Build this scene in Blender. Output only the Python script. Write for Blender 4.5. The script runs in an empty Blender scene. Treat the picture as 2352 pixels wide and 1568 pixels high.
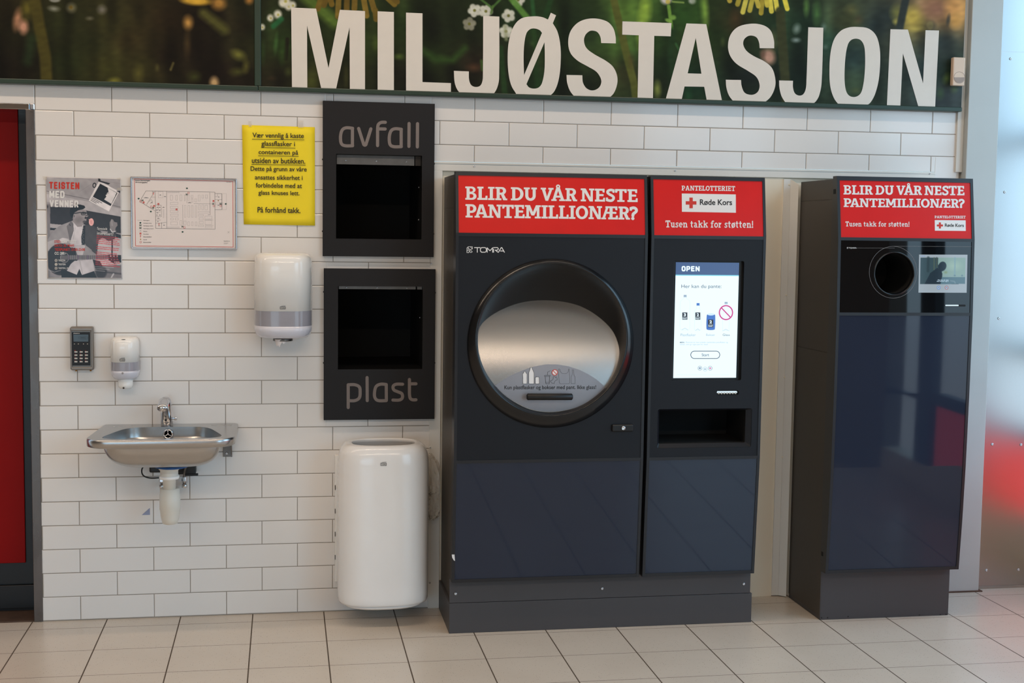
import bpy, bmesh, math, random
import numpy as np
from mathutils import Vector, Matrix
from mathutils.geometry import tessellate_polygon

random.seed(4)
rng = np.random.default_rng(7)
SC = bpy.context.scene
COL = SC.collection

# ------------------------------------------------------------------ camera
FPX = 3066.4
CP = np.array([0.7033, -5.7723, 1.6739])
YAW, PITCH, ROLL = 0.1697, -0.0834, 0.013
_fw = np.array([math.sin(YAW)*math.cos(PITCH), math.cos(YAW)*math.cos(PITCH), math.sin(PITCH)])
_rt = np.array([math.cos(YAW), -math.sin(YAW), 0.0])
_up = np.cross(_rt, _fw)
_r2 = _rt*math.cos(ROLL) + _up*math.sin(ROLL)
_u2 = -_rt*math.sin(ROLL) + _up*math.cos(ROLL)
cam_d = bpy.data.cameras.new('camera')
cam_d.sensor_fit = 'HORIZONTAL'
cam_d.sensor_width = 36.0
cam_d.lens = 36.0*FPX/2352.0
cam_d.clip_start = 0.05
cam_o = bpy.data.objects.new('camera', cam_d)
COL.objects.link(cam_o)
M = Matrix.Identity(4)
for i in range(3):
    M[i][0] = _r2[i]; M[i][1] = _u2[i]; M[i][2] = -_fw[i]; M[i][3] = CP[i]
cam_o.matrix_world = M
SC.camera = cam_o

# ------------------------------------------------------------------ world, exposure
w = bpy.data.worlds.new('world'); SC.world = w
w.use_nodes = True
nt = w.node_tree
bg = nt.nodes['Background']
tc = nt.nodes.new('ShaderNodeTexCoord'); sp = nt.nodes.new('ShaderNodeSeparateXYZ')
mr = nt.nodes.new('ShaderNodeMapRange'); mr.inputs['From Min'].default_value = -0.12; mr.inputs['From Max'].default_value = 0.12
mx = nt.nodes.new('ShaderNodeMix'); mx.data_type = 'RGBA'
mx.inputs['A'].default_value = (0.36, 0.43, 0.48, 1); mx.inputs['B'].default_value = (0.50, 0.79, 1.03, 1)
nt.links.new(tc.outputs['Generated'], sp.inputs[0]); nt.links.new(sp.outputs['Z'], mr.inputs['Value'])
nt.links.new(mr.outputs[0], mx.inputs['Factor']); nt.links.new(mx.outputs['Result'], bg.inputs['Color'])
bg.inputs['Strength'].default_value = 3.0
SC.view_settings.view_transform = 'Standard'
SC.view_settings.look = 'None'
SC.view_settings.exposure = 0.27
SC.view_settings.gamma = 1.0
SC.view_settings.use_curve_mapping = False
SC.cycles.use_denoising = True
SC.cycles.max_bounces = 8

XR = 4.45           # inner face of the window wall on the right
ZC = 3.9            # ceiling height
YF_ = -9.0          # far wall behind the camera

def area_light(name, loc, rot, sx, sy, power, color):
    d = bpy.data.lights.new(name, 'AREA'); d.shape = 'RECTANGLE'
    d.size = sx; d.size_y = sy; d.energy = power; d.color = color
    o = bpy.data.objects.new(name, d); COL.objects.link(o)
    o.location = loc; o.rotation_euler = rot
    return o
LAMPS = [(-2.6, -1.3), (-0.9, -1.3), (0.8, -1.3), (2.5, -1.3), 
         (-2.6, -6.2), (-0.9, -6.2), (0.8, -6.2), (2.5, -6.2)]
for lx, ly in LAMPS:
    area_light('ceiling_lamp', (lx, ly, ZC-0.075), (0, 0, 0), 1.35, 0.12, (12.5 if ly > -3 else 31.0), (1.0, 0.785, 0.60))
# daylight portals in the right wall's window openings; the farthest is added for fill
for (y0, y1, z0, z1) in [(-0.95, -0.06, 0.08, 3.3), (-2.45, -1.01, 0.08, 3.3), (-3.05, -2.63, 0.08, 3.3), (-8.6, -4.3, 0.3, 3.5)]:
    p = area_light('window_portal', (XR+0.12, (y0+y1)/2, (z0+z1)/2), (0, math.pi/2, 0), z1-z0, y1-y0, 1, (1, 1, 1))
    p.data.cycles.is_portal = True
p = area_light('window_portal', (-2.0, YF_-0.12, 1.10), (math.pi/2, 0, math.pi), 4.0, 1.8, 1, (1, 1, 1))  # unseen front wall opening, added to bring cool fill to the lower wall
p.data.cycles.is_portal = True

# ------------------------------------------------------------------ pixel to plane helpers (2352 x 1568 frame)
def ray(x, y):
    return _fw + _r2*((x-1176)/FPX) - _u2*((y-784)/FPX)
def U(x, y, Y):                         # on the vertical plane y = Y
    d = ray(x, y); return CP + d*((Y-CP[1])/d[1])
def HZ(x, y, Z):                        # on the horizontal plane z = Z
    d = ray(x, y); return CP + d*((Z-CP[2])/d[2])
def onplane(p0, n):
    p0 = np.array(p0, float); n = np.array(n, float); n /= np.linalg.norm(n)      # n points at the viewer, off lifts towards it
    def f(x, y, off=0.0):
        d = ray(x, y); return CP + d*(((p0-CP)@n + off)/(d@n))
    return f
def wallS(Y):
    return lambda x, y, off=0.0: U(x, y, Y-off)
def project(P):
    d = P-CP; Z = d@_fw
    return 1176+FPX*(d@_r2)/Z, 784-FPX*(d@_u2)/Z

# ------------------------------------------------------------------ materials
def lin(c):
    c = np.array(c, float)/255.0
    return np.where(c <= 0.04045, c/12.92, ((c+0.055)/1.055)**2.4)
MATS = {}
def mat(name, rgb, rough=0.5, metal=0.0, var=0.0, vscale=6.0, bump=0.0, bscale=200.0, spec=0.5, coat=0.0, alpha=1.0, trans=0.0, emis=0.0, stretch=None, ior=1.45, rvar=0.0):
    m = bpy.data.materials.new(name); m.use_nodes = True
    n = m.node_tree; b = n.nodes['Principled BSDF']
    c = (*lin(rgb), 1)
    b.inputs['Base Color'].default_value = c
    b.inputs['Roughness'].default_value = rough
    b.inputs['Metallic'].default_value = metal
    b.inputs['Specular IOR Level'].default_value = spec
    b.inputs['Coat Weight'].default_value = coat
    b.inputs['Coat Roughness'].default_value = 0.08
    b.inputs['Alpha'].default_value = alpha
    b.inputs['Transmission Weight'].default_value = trans
    b.inputs['IOR'].default_value = ior
    if emis:
        b.inputs['Emission Color'].default_value = c; b.inputs['Emission Strength'].default_value = emis
    t = n.nodes.new('ShaderNodeTexCoord'); src = t.outputs['Object']
    if stretch:
        mp = n.nodes.new('ShaderNodeMapping'); mp.inputs['Scale'].default_value = stretch
        n.links.new(src, mp.inputs[0]); src = mp.outputs[0]
    if var or rvar:
        ns = n.nodes.new('ShaderNodeTexNoise'); ns.inputs['Scale'].default_value = vscale; ns.inputs['Detail'].default_value = 5
        n.links.new(src, ns.inputs['Vector'])
        if var:
            r = n.nodes.new('ShaderNodeMapRange'); r.inputs['From Min'].default_value = 0.3; r.inputs['From Max'].default_value = 0.7
            r.inputs['To Min'].default_value = 1-var; r.inputs['To Max'].default_value = 1+var
            n.links.new(ns.outputs['Fac'], r.inputs['Value'])
            mm = n.nodes.new('ShaderNodeMix'); mm.data_type = 'RGBA'; mm.blend_type = 'MULTIPLY'; mm.inputs['Factor'].default_value = 1
            mm.inputs['A'].default_value = c
            n.links.new(r.outputs[0], mm.inputs['B']); n.links.new(mm.outputs['Result'], b.inputs['Base Color'])
        if rvar:
            r = n.nodes.new('ShaderNodeMapRange'); r.inputs['From Min'].default_value = 0.3; r.inputs['From Max'].default_value = 0.7
            r.inputs['To Min'].default_value = max(0.02, rough-rvar); r.inputs['To Max'].default_value = rough+rvar
            n.links.new(ns.outputs['Fac'], r.inputs['Value']); n.links.new(r.outputs[0], b.inputs['Roughness'])
    if bump:
        nb = n.nodes.new('ShaderNodeTexNoise'); nb.inputs['Scale'].default_value = bscale; nb.inputs['Detail'].default_value = 3
        n.links.new(src, nb.inputs['Vector'])
        bp = n.nodes.new('ShaderNodeBump'); bp.inputs['Strength'].default_value = bump; bp.inputs['Distance'].default_value = 0.002
        n.links.new(nb.outputs['Fac'], bp.inputs['Height']); n.links.new(bp.outputs[0], b.inputs['Normal'])
    MATS[name] = m
    return m
def vcol_mat(name, rough=0.45, spec=0.4):
    m = mat(name, (128, 128, 128), rough, spec=spec)
    n = m.node_tree; a = n.nodes.new('ShaderNodeAttribute'); a.attribute_name = 'print'
    n.links.new(a.outputs['Color'], n.nodes['Principled BSDF'].inputs['Base Color'])
    return m
def vcol_emis(name, strength):
    m = mat(name, (5, 6, 8), 0.1)
    n = m.node_tree; a = n.nodes.new('ShaderNodeAttribute'); a.attribute_name = 'print'
    b = n.nodes['Principled BSDF']
    n.links.new(a.outputs['Color'], b.inputs['Emission Color']); b.inputs['Emission Strength'].default_value = strength
    return m
def emit(name, rgb, strength):
    m = mat(name, rgb, 0.2, emis=strength)
    m.node_tree.nodes['Principled BSDF'].inputs['Base Color'].default_value = (0.02, 0.02, 0.02, 1)
    return m

m_tile = mat('white_glazed_tile', (232, 229, 226), 0.13, var=0.015, vscale=1.2, bump=0.03, bscale=30, spec=0.5)
m_grout = mat('grey_grout', (146, 139, 130), 0.9, var=0.10, vscale=9)
m_white = mat('white_lacquered_metal', (228, 226, 220), 0.35, var=0.02, vscale=3)
m_cream = mat('cream_panel', (240, 229, 208), 0.45, var=0.02, vscale=2)
m_post = mat('white_post_paint', (184, 189, 188), 0.40, var=0.03, vscale=4)
m_satin = mat('satin_metal_panel', (172, 173, 173), 0.26, metal=1.0, var=0.015, vscale=3)
m_plast_white = mat('white_plastic', (246, 244, 240), 0.14, var=0.01, vscale=6, coat=0.3)
m_bin = mat('white_enamel', (243, 241, 239), 0.18, var=0.02, vscale=5, coat=0.3)
m_trapw = mat('off_white_pipe_plastic', (226, 220, 208), 0.4, var=0.03, vscale=12)
m_grey_trans = mat('smoked_plastic', (158, 157, 166), 0.15, var=0.05, vscale=14, coat=0.3)
m_bluewhite = mat('bluish_white_plastic', (218, 218, 228), 0.2, var=0.02, vscale=10, coat=0.2)
m_black = mat('black_satin', (18, 18, 19), 0.42, var=0.1, vscale=20)
m_ring = mat('black_gloss_ring', (16, 17, 20), 0.2, var=0.08, vscale=20, spec=0.6)
m_blackm = mat('black_void', (5, 5, 5), 0.8, var=0.1, vscale=8)
m_char = mat('charcoal_powder_coat', (31, 29, 30), 0.45, spec=0.3, var=0.03, vscale=7, bump=0.15, bscale=900)
m_mach = mat('dark_machine_paint', (18, 20, 26), 0.42, spec=0.35, var=0.03, vscale=5, bump=0.08, bscale=1200)
m_side = mat('machine_side_steel', (64, 58, 52), 0.45, var=0.05, vscale=3, bump=0.1, bscale=900)
m_plinth = mat('plinth_grey', (70, 68, 70), 0.45, var=0.04, vscale=4, bump=0.1, bscale=800)
m_blue = mat('dark_blue_glass', (37, 45, 61), 0.045, var=0.04, vscale=2.5, spec=0.5, rvar=0.02)
m_bglass = mat('black_glass', (9, 11, 14), 0.03, var=0.1, vscale=4, spec=0.55)
m_frame = mat('machine_trim_dark', (33, 34, 38), 0.33, var=0.03, vscale=8)
m_gap = mat('dark_gap', (8, 8, 8), 0.7, var=0.1, vscale=9)
m_red = mat('red_sign_print', (214, 22, 14), 0.3, var=0.03, vscale=9, spec=0.3)
m_letter = mat('white_sign_print', (232, 230, 228), 0.35, var=0.01, vscale=9)
m_blk_ink = mat('black_ink', (28, 28, 30), 0.6, var=0.05, vscale=30)
m_red_ink = mat('red_ink', (205, 52, 40), 0.6, var=0.04, vscale=30)
m_green_ink = mat('green_ink', (12, 70, 60), 0.6, var=0.04, vscale=30)
m_grey_ink = mat('grey_ink', (150, 146, 146), 0.6, var=0.04, vscale=30)
m_steel = mat('brushed_steel', (186, 185, 184), 0.27, metal=1.0, var=0.04, vscale=30, stretch=(0.6, 30, 30), bump=0.04, bscale=60)
m_drum = mat('brushed_drum_steel', (186, 182, 178), 0.27, metal=1.0, var=0.03, vscale=30, stretch=(0.5, 40, 40), bump=0.05, bscale=50)
m_drumtint = mat('grey_print_on_steel', (150, 148, 152), 0.42, metal=0.75, var=0.02, vscale=20)
m_chrome = mat('chrome', (215, 215, 218), 0.06, metal=1.0, var=0.02, vscale=10)
m_jamb = mat('scuffed_steel', (104, 95, 90), 0.3, metal=0.9, var=0.14, vscale=7, stretch=(3, 3, 1), rvar=0.1)
m_alu = mat('aluminium_frame', (196, 192, 192), 0.22, metal=1.0, var=0.03, vscale=20)
m_keyshell = mat('grey_keypad_shell', (134, 128, 122), 0.35, metal=0.5, var=0.03, vscale=15)
m_key = mat('silver_key', (196, 188, 178), 0.35, metal=0.3, var=0.03, vscale=25)
m_lcd = mat('lcd_glass', (62, 76, 84), 0.12, var=0.06, vscale=15)
m_yellow = mat('yellow_paper', (250, 224, 36), 0.6, var=0.05, vscale=7, bump=0.25, bscale=16)
m_paper = mat('white_paper', (236, 226, 222), 0.5, var=0.015, vscale=6)
m_lam = mat('laminate_edge', (226, 222, 222), 0.12, var=0.02, vscale=10)
m_tape = mat('clear_tape', (222, 214, 200), 0.12, var=0.04, vscale=30, alpha=0.4)
m_green = mat('dark_green_frame', (38, 58, 46), 0.35, var=0.05, vscale=6)
m_mletter = mat('mural_letter_print', (221, 215, 206), 0.5, var=0.015, vscale=20)
m_reddoor = mat('red_vinyl_door', (140, 2, 2), 0.5, spec=0.2, var=0.10, vscale=1.6, bump=0.35, bscale=3)
m_blackdoor = mat('black_rubber_door', (16, 14, 14), 0.35, var=0.2, vscale=5, bump=0.3, bscale=8)
m_pir = mat('beige_sensor_plastic', (216, 192, 170), 0.4, var=0.02, vscale=20)
m_pirlens = mat('sensor_lens', (150, 128, 112), 0.2, var=0.05, vscale=40)
m_blue_tape = mat('blue_sealing_tape', (52, 96, 156), 0.5, var=0.1, vscale=30)
m_sticker = mat('blue_grey_sticker', (150, 160, 190), 0.6, var=0.06, vscale=30)
m_bag = mat('clear_plastic_bag', (236, 226, 210), 0.08, var=0.1, vscale=12, alpha=0.30, bump=0.9, bscale=45, spec=0.8)
m_rust = mat('rusty_sill', (92, 72, 60), 0.5, metal=0.4, var=0.25, vscale=14)
m_brass = mat('brass_screw', (176, 120, 40), 0.3, metal=1.0, var=0.05, vscale=20)
m_ceil = mat('ceiling_paint', (200, 196, 190), 0.8, var=0.02, vscale=2)
m_roomw = mat('shop_wall_brown', (120, 108, 96), 0.7, var=0.05, vscale=1.5)
m_winframe = mat('window_frame_dark', (50, 54, 58), 0.4, var=0.04, vscale=5)
m_redfilm = mat('red_window_film', (214, 30, 26), 0.4, var=0.03, vscale=3, trans=0.0)
_n = m_redfilm.node_tree
_t = _n.nodes.new('ShaderNodeBsdfTranslucent'); _t.inputs['Color'].default_value = (1.0, 0.05, 0.035, 1)
_n.links.new(_t.outputs[0], _n.nodes['Material Output'].inputs['Surface'])
m_taupe = mat('taupe_vinyl_lettering', (126, 115, 110), 0.5, var=0.02, vscale=20)
m_lampw = mat('lamp_housing', (235, 235, 230), 0.5, var=0.01, vscale=5)
m_zinc = mat('zinc_screw', (205, 208, 212), 0.25, metal=0.9, var=0.05, vscale=60)
m_galv = mat('galvanised_flange', (120, 118, 116), 0.35, metal=0.9, var=0.1, vscale=25)
e_white = emit('screen_white', (224, 245, 255), 0.97)
e_blue = emit('screen_header_blue', (58, 84, 128), 0.9)
e_cyan = emit('screen_cyan', (120, 205, 225), 0.9)
e_dark = emit('screen_dark', (42, 52, 78), 0.9)
e_mid = emit('screen_mid', (150, 170, 190), 0.9)
e_pale = emit('screen_pale', (196, 222, 240), 0.95)
e_can = emit('screen_can_blue', (56, 108, 190), 0.9)
e_magenta = emit('screen_magenta', (196, 44, 130), 0.9)
e_label = emit('screen_label_dark', (20, 22, 38), 0.9)
e_slot = emit('slot_light', (215, 235, 245), 0.9)

# floor: beige speckled tiles with brown joints
def floor_mat():
    m = mat('beige_floor_tile', (196, 184, 168), 0.32)
    n = m.node_tree; b = n.nodes['Principled BSDF']
    L = n.links.new
    t = n.nodes.new('ShaderNodeTexCoord'); s = n.nodes.new('ShaderNodeSeparateXYZ'); L(t.outputs['Object'], s.inputs[0])
    def joint(sock, off, pitch, half):
        a = n.nodes.new('ShaderNodeMath'); a.operation = 'SUBTRACT'; L(sock, a.inputs[0]); a.inputs[1].default_value = off
        d = n.nodes.new('ShaderNodeMath'); d.operation = 'PINGPONG'; L(a.outputs[0], d.inputs[0]); d.inputs[1].default_value = pitch/2
        c = n.nodes.new('ShaderNodeMath'); c.operation = 'LESS_THAN'; L(d.outputs[0], c.inputs[0]); c.inputs[1].default_value = half
        return c.outputs[0]
    jx = joint(s.outputs['X'], -0.040, 0.30425, 0.0025)
    jy = joint(s.outputs['Y'], -0.1145, 0.3065, 0.0015)
    mx_ = n.nodes.new('ShaderNodeMath'); mx_.operation = 'MAXIMUM'; L(jx, mx_.inputs[0]); L(jy, mx_.inputs[1])
    # speckles
    v = n.nodes.new('ShaderNodeTexVoronoi'); v.inputs['Scale'].default_value = 120; L(t.outputs['Object'], v.inputs['Vector'])
    r = n.nodes.new('ShaderNodeMapRange'); r.inputs['From Min'].default_value = 0.10; r.inputs['From Max'].default_value = 0.24
    r.inputs['To Min'].default_value = 1.0; r.inputs['To Max'].default_value = 0.0; L(v.outputs['Distance'], r.inputs['Value'])
    sc_ = n.nodes.new('ShaderNodeSeparateColor'); L(v.outputs['Color'], sc_.inputs[0])
    g = n.nodes.new('ShaderNodeMath'); g.operation = 'GREATER_THAN'; L(sc_.outputs[0], g.inputs[0]); g.inputs[1].default_value = 0.62
    sm = n.nodes.new('ShaderNodeMath'); sm.operation = 'MULTIPLY'; L(r.outputs[0], sm.inputs[0]); L(g.outputs[0], sm.inputs[1])
    sm2 = n.nodes.new('ShaderNodeMath'); sm2.operation = 'MULTIPLY'; L(sm.outputs[0], sm2.inputs[0]); sm2.inputs[1].default_value = 0.55
    ns = n.nodes.new('ShaderNodeTexNoise'); ns.inputs['Scale'].default_value = 3.0; ns.inputs['Detail'].default_value = 6; L(t.outputs['Object'], ns.inputs['Vector'])
    base = n.nodes.new('ShaderNodeMix'); base.data_type = 'RGBA'
    base.inputs['A'].default_value = (*lin((199, 186, 171)), 1); base.inputs['B'].default_value = (*lin((214, 203, 189)), 1); L(ns.outputs['Fac'], base.inputs['Factor'])
    m1 = n.nodes.new('ShaderNodeMix'); m1.data_type = 'RGBA'; m1.inputs['B'].default_value = (*lin((104, 90, 76)), 1)
    L(sm2.outputs[0], m1.inputs['Factor']); L(base.outputs['Result'], m1.inputs['A'])
    m2 = n.nodes.new('ShaderNodeMix'); m2.data_type = 'RGBA'; m2.inputs['B'].default_value = (*lin((84, 70, 56)), 1)
    L(mx_.outputs[0], m2.inputs['Factor']); L(m1.outputs['Result'], m2.inputs['A']); L(m2.outputs['Result'], b.inputs['Base Color'])
    rr = n.nodes.new('ShaderNodeMapRange'); rr.inputs['To Min'].default_value = 0.26; rr.inputs['To Max'].default_value = 0.8
    L(mx_.outputs[0], rr.inputs['Value']); L(rr.outputs[0], b.inputs['Roughness'])
    return m
m_floor = floor_mat()

# ------------------------------------------------------------------ mesh builder
WLOC = {}          # world location of every object made here
class MB:
    def __init__(s): s.v = []; s.f = []; s.m = []; s.sm = []; s.mats = []
    def mi(s, m):
        if m not in s.mats: s.mats.append(m)
        return s.mats.index(m)
    def add(s, verts, faces, m, smooth=False):
        o = len(s.v); i = s.mi(m)
        s.v += [tuple(float(c) for c in p) for p in verts]
        for f in faces:
            s.f.append(tuple(k+o for k in f)); s.m.append(i); s.sm.append(smooth)
        return s
    def box(s, x0, x1, y0, y1, z0, z1, m, bev=0.0, seg=2):
        if bev <= 0:
            v = [(x, y, z) for x in (x0, x1) for y in (y0, y1) for z in (z0, z1)]
            return s.add(v, [(0, 1, 3, 2), (4, 6, 7, 5), (0, 4, 5, 1), (2, 3, 7, 6), (0, 2, 6, 4), (1, 5, 7, 3)], m)
        bm = bmesh.new(); bmesh.ops.create_cube(bm, size=1.0)
        for v in bm.verts:
            v.co = Vector(((x0+x1)/2+v.co.x*(x1-x0), (y0+y1)/2+v.co.y*(y1-y0), (z0+z1)/2+v.co.z*(z1-z0)))
        bmesh.ops.bevel(bm, geom=bm.edges[:], offset=bev, segments=seg, affect='EDGES', profile=0.5)
        bm.verts.index_update()
        s.add([v.co[:] for v in bm.verts], [[v.index for v in f.verts] for f in bm.faces], m); bm.free(); return s
    def shell(s, x0, x1, y0, y1, z0, z1, m, t=0.004):
        """a sheet metal box open at the front (y0)"""
        s.box(x0, x0+t, y0, y1, z0, z1, m).box(x1-t, x1, y0, y1, z0, z1, m).box(x0+t, x1-t, y0, y1, z0, z0+t, m).box(x0+t, x1-t, y0, y1, z1-t, z1, m)
        return s.box(x0+t, x1-t, y1-t, y1, z0+t, z1-t, m)
    def quad(s, a, b, c, d, m): return s.add([a, b, c, d], [(0, 1, 2, 3)], m)
    def poly(s, pts, m, holes=()):
        loops = [[Vector(p) for p in pts]] + [[Vector(p) for p in h] for h in holes]
        tris = tessellate_polygon(loops)
        return s.add([p for l in loops for p in l], [tuple(t) for t in tris], m)
    def loft(s, rings, m, closed=True, smooth=True, cap0=False, cap1=False):
        n = len(rings[0]); v = [p for r in rings for p in r]; f = []
        for i in range(len(rings)-1):
            for j in range(n if closed else n-1):
                k = (j+1) % n
                f.append((i*n+j, i*n+k, (i+1)*n+k, (i+1)*n+j))
        if cap0: f.append(tuple(range(n))[::-1])
        if cap1: f.append(tuple(range((len(rings)-1)*n, len(rings)*n)))
        return s.add(v, f, m, smooth)
    def tube(s, path, r, m, seg=10, cap=True):
        P = [np.array(p, float) for p in path]; rings = []
        rs = r if hasattr(r, '__len__') else [r]*len(P)
        ref = np.array([0.31, 0.2, 0.93])
        for i, p in enumerate(P):
            t = P[min(i+1, len(P)-1)]-P[max(i-1, 0)]; t = t/(np.linalg.norm(t)+1e-9)
            a = np.cross(t, ref); a /= np.linalg.norm(a)+1e-9; b = np.cross(t, a)
            rings.append([p+rs[i]*(a*math.cos(q)+b*math.sin(q)) for q in np.linspace(0, 2*math.pi, seg, endpoint=False)])
        return s.loft(rings, m, cap0=cap, cap1=cap)
    def lathe(s, prof, c, m, axis='z', seg=32, cap=True, smooth=True):
        rings = []
        for r, h in prof:
            ring = []
            for q in np.linspace(0, 2*math.pi, seg, endpoint=False):
                a, b = r*math.cos(q), r*math.sin(q)
                ring.append({'z': (c[0]+a, c[1]+b, c[2]+h), 'y': (c[0]+a, c[1]+h, c[2]+b), 'x': (c[0]+h, c[1]+a, c[2]+b)}[axis])
            rings.append(ring)
        return s.loft(rings, m, cap0=cap, cap1=cap, smooth=smooth)
    def strokes(s, paths, wid, S, m, cap=True, off=0.0):
        """flat strokes given in pixels, laid on surface S"""
        for path in paths:
            P = [np.array(p, float) for p in path]
            for a, b in zip(P[:-1], P[1:]):
                d = b-a; L = np.hypot(*d); off += 6e-6
                if L < 1e-6: continue
                nrm = np.array([-d[1], d[0]])/L*wid/2
                s.add([S(*(a+nrm), off), S(*(b+nrm), off), S(*(b-nrm), off), S(*(a-nrm), off)], [(0, 1, 2, 3)], m)
            pts = P if cap else P[1:-1]
            for p in pts:
                off += 6e-6
                s.add([S(p[0]+wid/2*math.cos(q), p[1]+wid/2*math.sin(q), off) for q in np.linspace(0, 2*math.pi, 12, endpoint=False)], [tuple(range(12))], m)
        return s
    def build(s, name, parent=None, fixn=True, centre=True):
        me = bpy.data.meshes.new(name)
        V = np.array(s.v); c = (V.min(0)+V.max(0))/2 if centre else np.zeros(3)
        me.from_pydata([tuple(p) for p in (V-c)], [], s.f)
        for m in s.mats: me.materials.append(m)
        me.polygons.foreach_set('material_index', s.m)
        me.polygons.foreach_set('use_smooth', s.sm)
        if fixn:
            bm = bmesh.new(); bm.from_mesh(me); bmesh.ops.recalc_face_normals(bm, faces=bm.faces[:]); bm.to_mesh(me); bm.free()
        me.update()
        o = bpy.data.objects.new(name, me); COL.objects.link(o)
        if parent is not None:
            o.parent = parent; o.location = Vector(c)-WLOC[parent.name]
        else: o.location = c
        WLOC[o.name] = Vector(c)
        return o
def thing(name, label, cat, loc, group=None):
    o = bpy.data.objects.new(name, None); COL.objects.link(o); o.location = loc
    o.empty_display_size = 0.05
    WLOC[o.name] = Vector(loc); return tag(o, label, cat, group)
def tag(o, label, cat, group=None):
    o['label'] = label; o['category'] = cat
    if group: o['group'] = group
    return o
def struct(o):
    o['kind'] = 'structure'; return o

# ---- text from the built-in font, fitted to a pixel box on a surface
_tc = {}
def glyphs(txt, bold=0.0):
    k = (txt, bold)
    if k not in _tc:
        cu = bpy.data.curves.new('t', 'FONT'); cu.body = txt; cu.offset = bold; cu.resolution_u = 4
        o = bpy.data.objects.new('t', cu); COL.objects.link(o)
        bpy.context.view_layer.update()
        me = bpy.data.meshes.new_from_object(o.evaluated_get(bpy.context.evaluated_depsgraph_get()))
        V = np.array([v.co[:2] for v in me.vertices]); F = [tuple(p.vertices) for p in me.polygons]
        bpy.data.objects.remove(o); bpy.data.curves.remove(cu); bpy.data.meshes.remove(me)
        V = (V-V.min(0))/(V.max(0)-V.min(0))
        _tc[k] = (V, F)
    return _tc[k]
def text(mb, txt, box, S, m, bold=0.0, off=0.0004):
    """box = (left, top, right, bottom[, drop at the right end, shift of x at the bottom]) in pixels, the ink's own box"""
    V, F = glyphs(txt, bold)
    x0, y0, x1, y1 = box[:4]; dr = box[4] if len(box) > 4 else 0; sh = box[5] if len(box) > 5 else 0
    mb.add([S(x0+(x1-x0)*u+sh*(1-v), y1+(y0-y1)*v+dr*u, off) for u, v in V], F, m)
def pxpoly(mb, pts, S, m, holes=(), off=0.0):
    mb.poly([S(x, y, off) for x, y in pts], m, [[S(x, y, off) for x, y in h] for h in holes])
def ell(cx, cy, rx, ry, n=40, a0=0, a1=2*math.pi):
    e = abs(a1-a0-2*math.pi) < 1e-6
    return [(cx+rx*math.cos(q), cy+ry*math.sin(q)) for q in np.linspace(a0, a1, n, endpoint=not e)]
def ringpoly(mb, cx, cy, r, wd, S, m, off=0.0, ry=None):
    ry = ry or r
    pxpoly(mb, ell(cx, cy, r, ry), S, m, [ell(cx, cy, r-wd, ry-wd)], off)
def smooth_outline(pts, n=6):
    """pts: (x, y) smooth or (x, y, 1) corner -> dense outline"""
    N = len(pts); out = []
    for i in range(N):
        p0, p1, p2, p3 = pts[i-1], pts[i], pts[(i+1) % N], pts[(i+2) % N]
        a, b = np.array(p1[:2], float), np.array(p2[:2], float)
        c1, c2 = len(p1) > 2, len(p2) > 2
        if c1 and c2: out.append(tuple(a)); continue
        L = np.hypot(*(b-a)); un = lambda d: d*(L/(np.hypot(*d)+1e-9))
        ta = un(b-np.array(p0[:2])) if not c1 else (b-a)
        tb = un(np.array(p3[:2])-a) if not c2 else (b-a)
        for t in np.linspace(0, 1, n, endpoint=False):
            h = (2*t**3-3*t**2+1)*a + (t**3-2*t**2+t)*ta + (-2*t**3+3*t**2)*b + (t**3-t**2)*tb
            out.append(tuple(h))
    return out
def rrect(x0, y0, x1, y1, r, n=5):
    out = []
    for cx, cy, a in ((x1-r, y1-r, 0), (x0+r, y1-r, 90), (x0+r, y0+r, 180), (x1-r, y0+r, 270)):
        out += [(cx+r*math.cos(math.radians(a+q)), cy+r*math.sin(math.radians(a+q))) for q in np.linspace(0, 90, n)]
    return out

# ---- slab serif lettering drawn by hand (cap height 1)
def arc(cx, cy, rx, ry, a0, a1, n=12):
    return [(cx+rx*math.cos(math.radians(a)), cy+ry*math.sin(math.radians(a))) for a in np.linspace(a0, a1, n)]
def R_(x0, y0, x1, y1): return ([(x0, y0), (x1, y0), (x1, y1), (x0, y1)], [])
def P_(*pts): return (list(pts), [])
def ST(path, wd):                       # stroke with round joints
    out = []
    for (a, b) in zip(path[:-1], path[1:]):
        a = np.array(a); b = np.array(b); d = b-a; L = np.hypot(*d); n = np.array([-d[1], d[0]])/L*wd/2
        out.append(([tuple(a+n), tuple(b+n), tuple(b-n), tuple(a-n)], []))
    for p in path[1:-1]: out.append((arc(p[0], p[1], wd/2, wd/2, 0, 330, 12), []))
    return out
def spl(pts, n=5):
    out = []; P = [pts[0]]+list(pts)+[pts[-1]]
    for i in range(1, len(P)-2):
        p0, p1, p2, p3 = [np.array(p, float) for p in P[i-1:i+3]]
        for t in np.linspace(0, 1, n, endpoint=False):
            out.append(tuple(0.5*((2*p1)+(-p0+p2)*t+(2*p0-5*p1+4*p2-p3)*t*t+(-p0+3*p1-3*p2+p3)*t**3)))
    out.append(tuple(pts[-1])); return out
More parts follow.
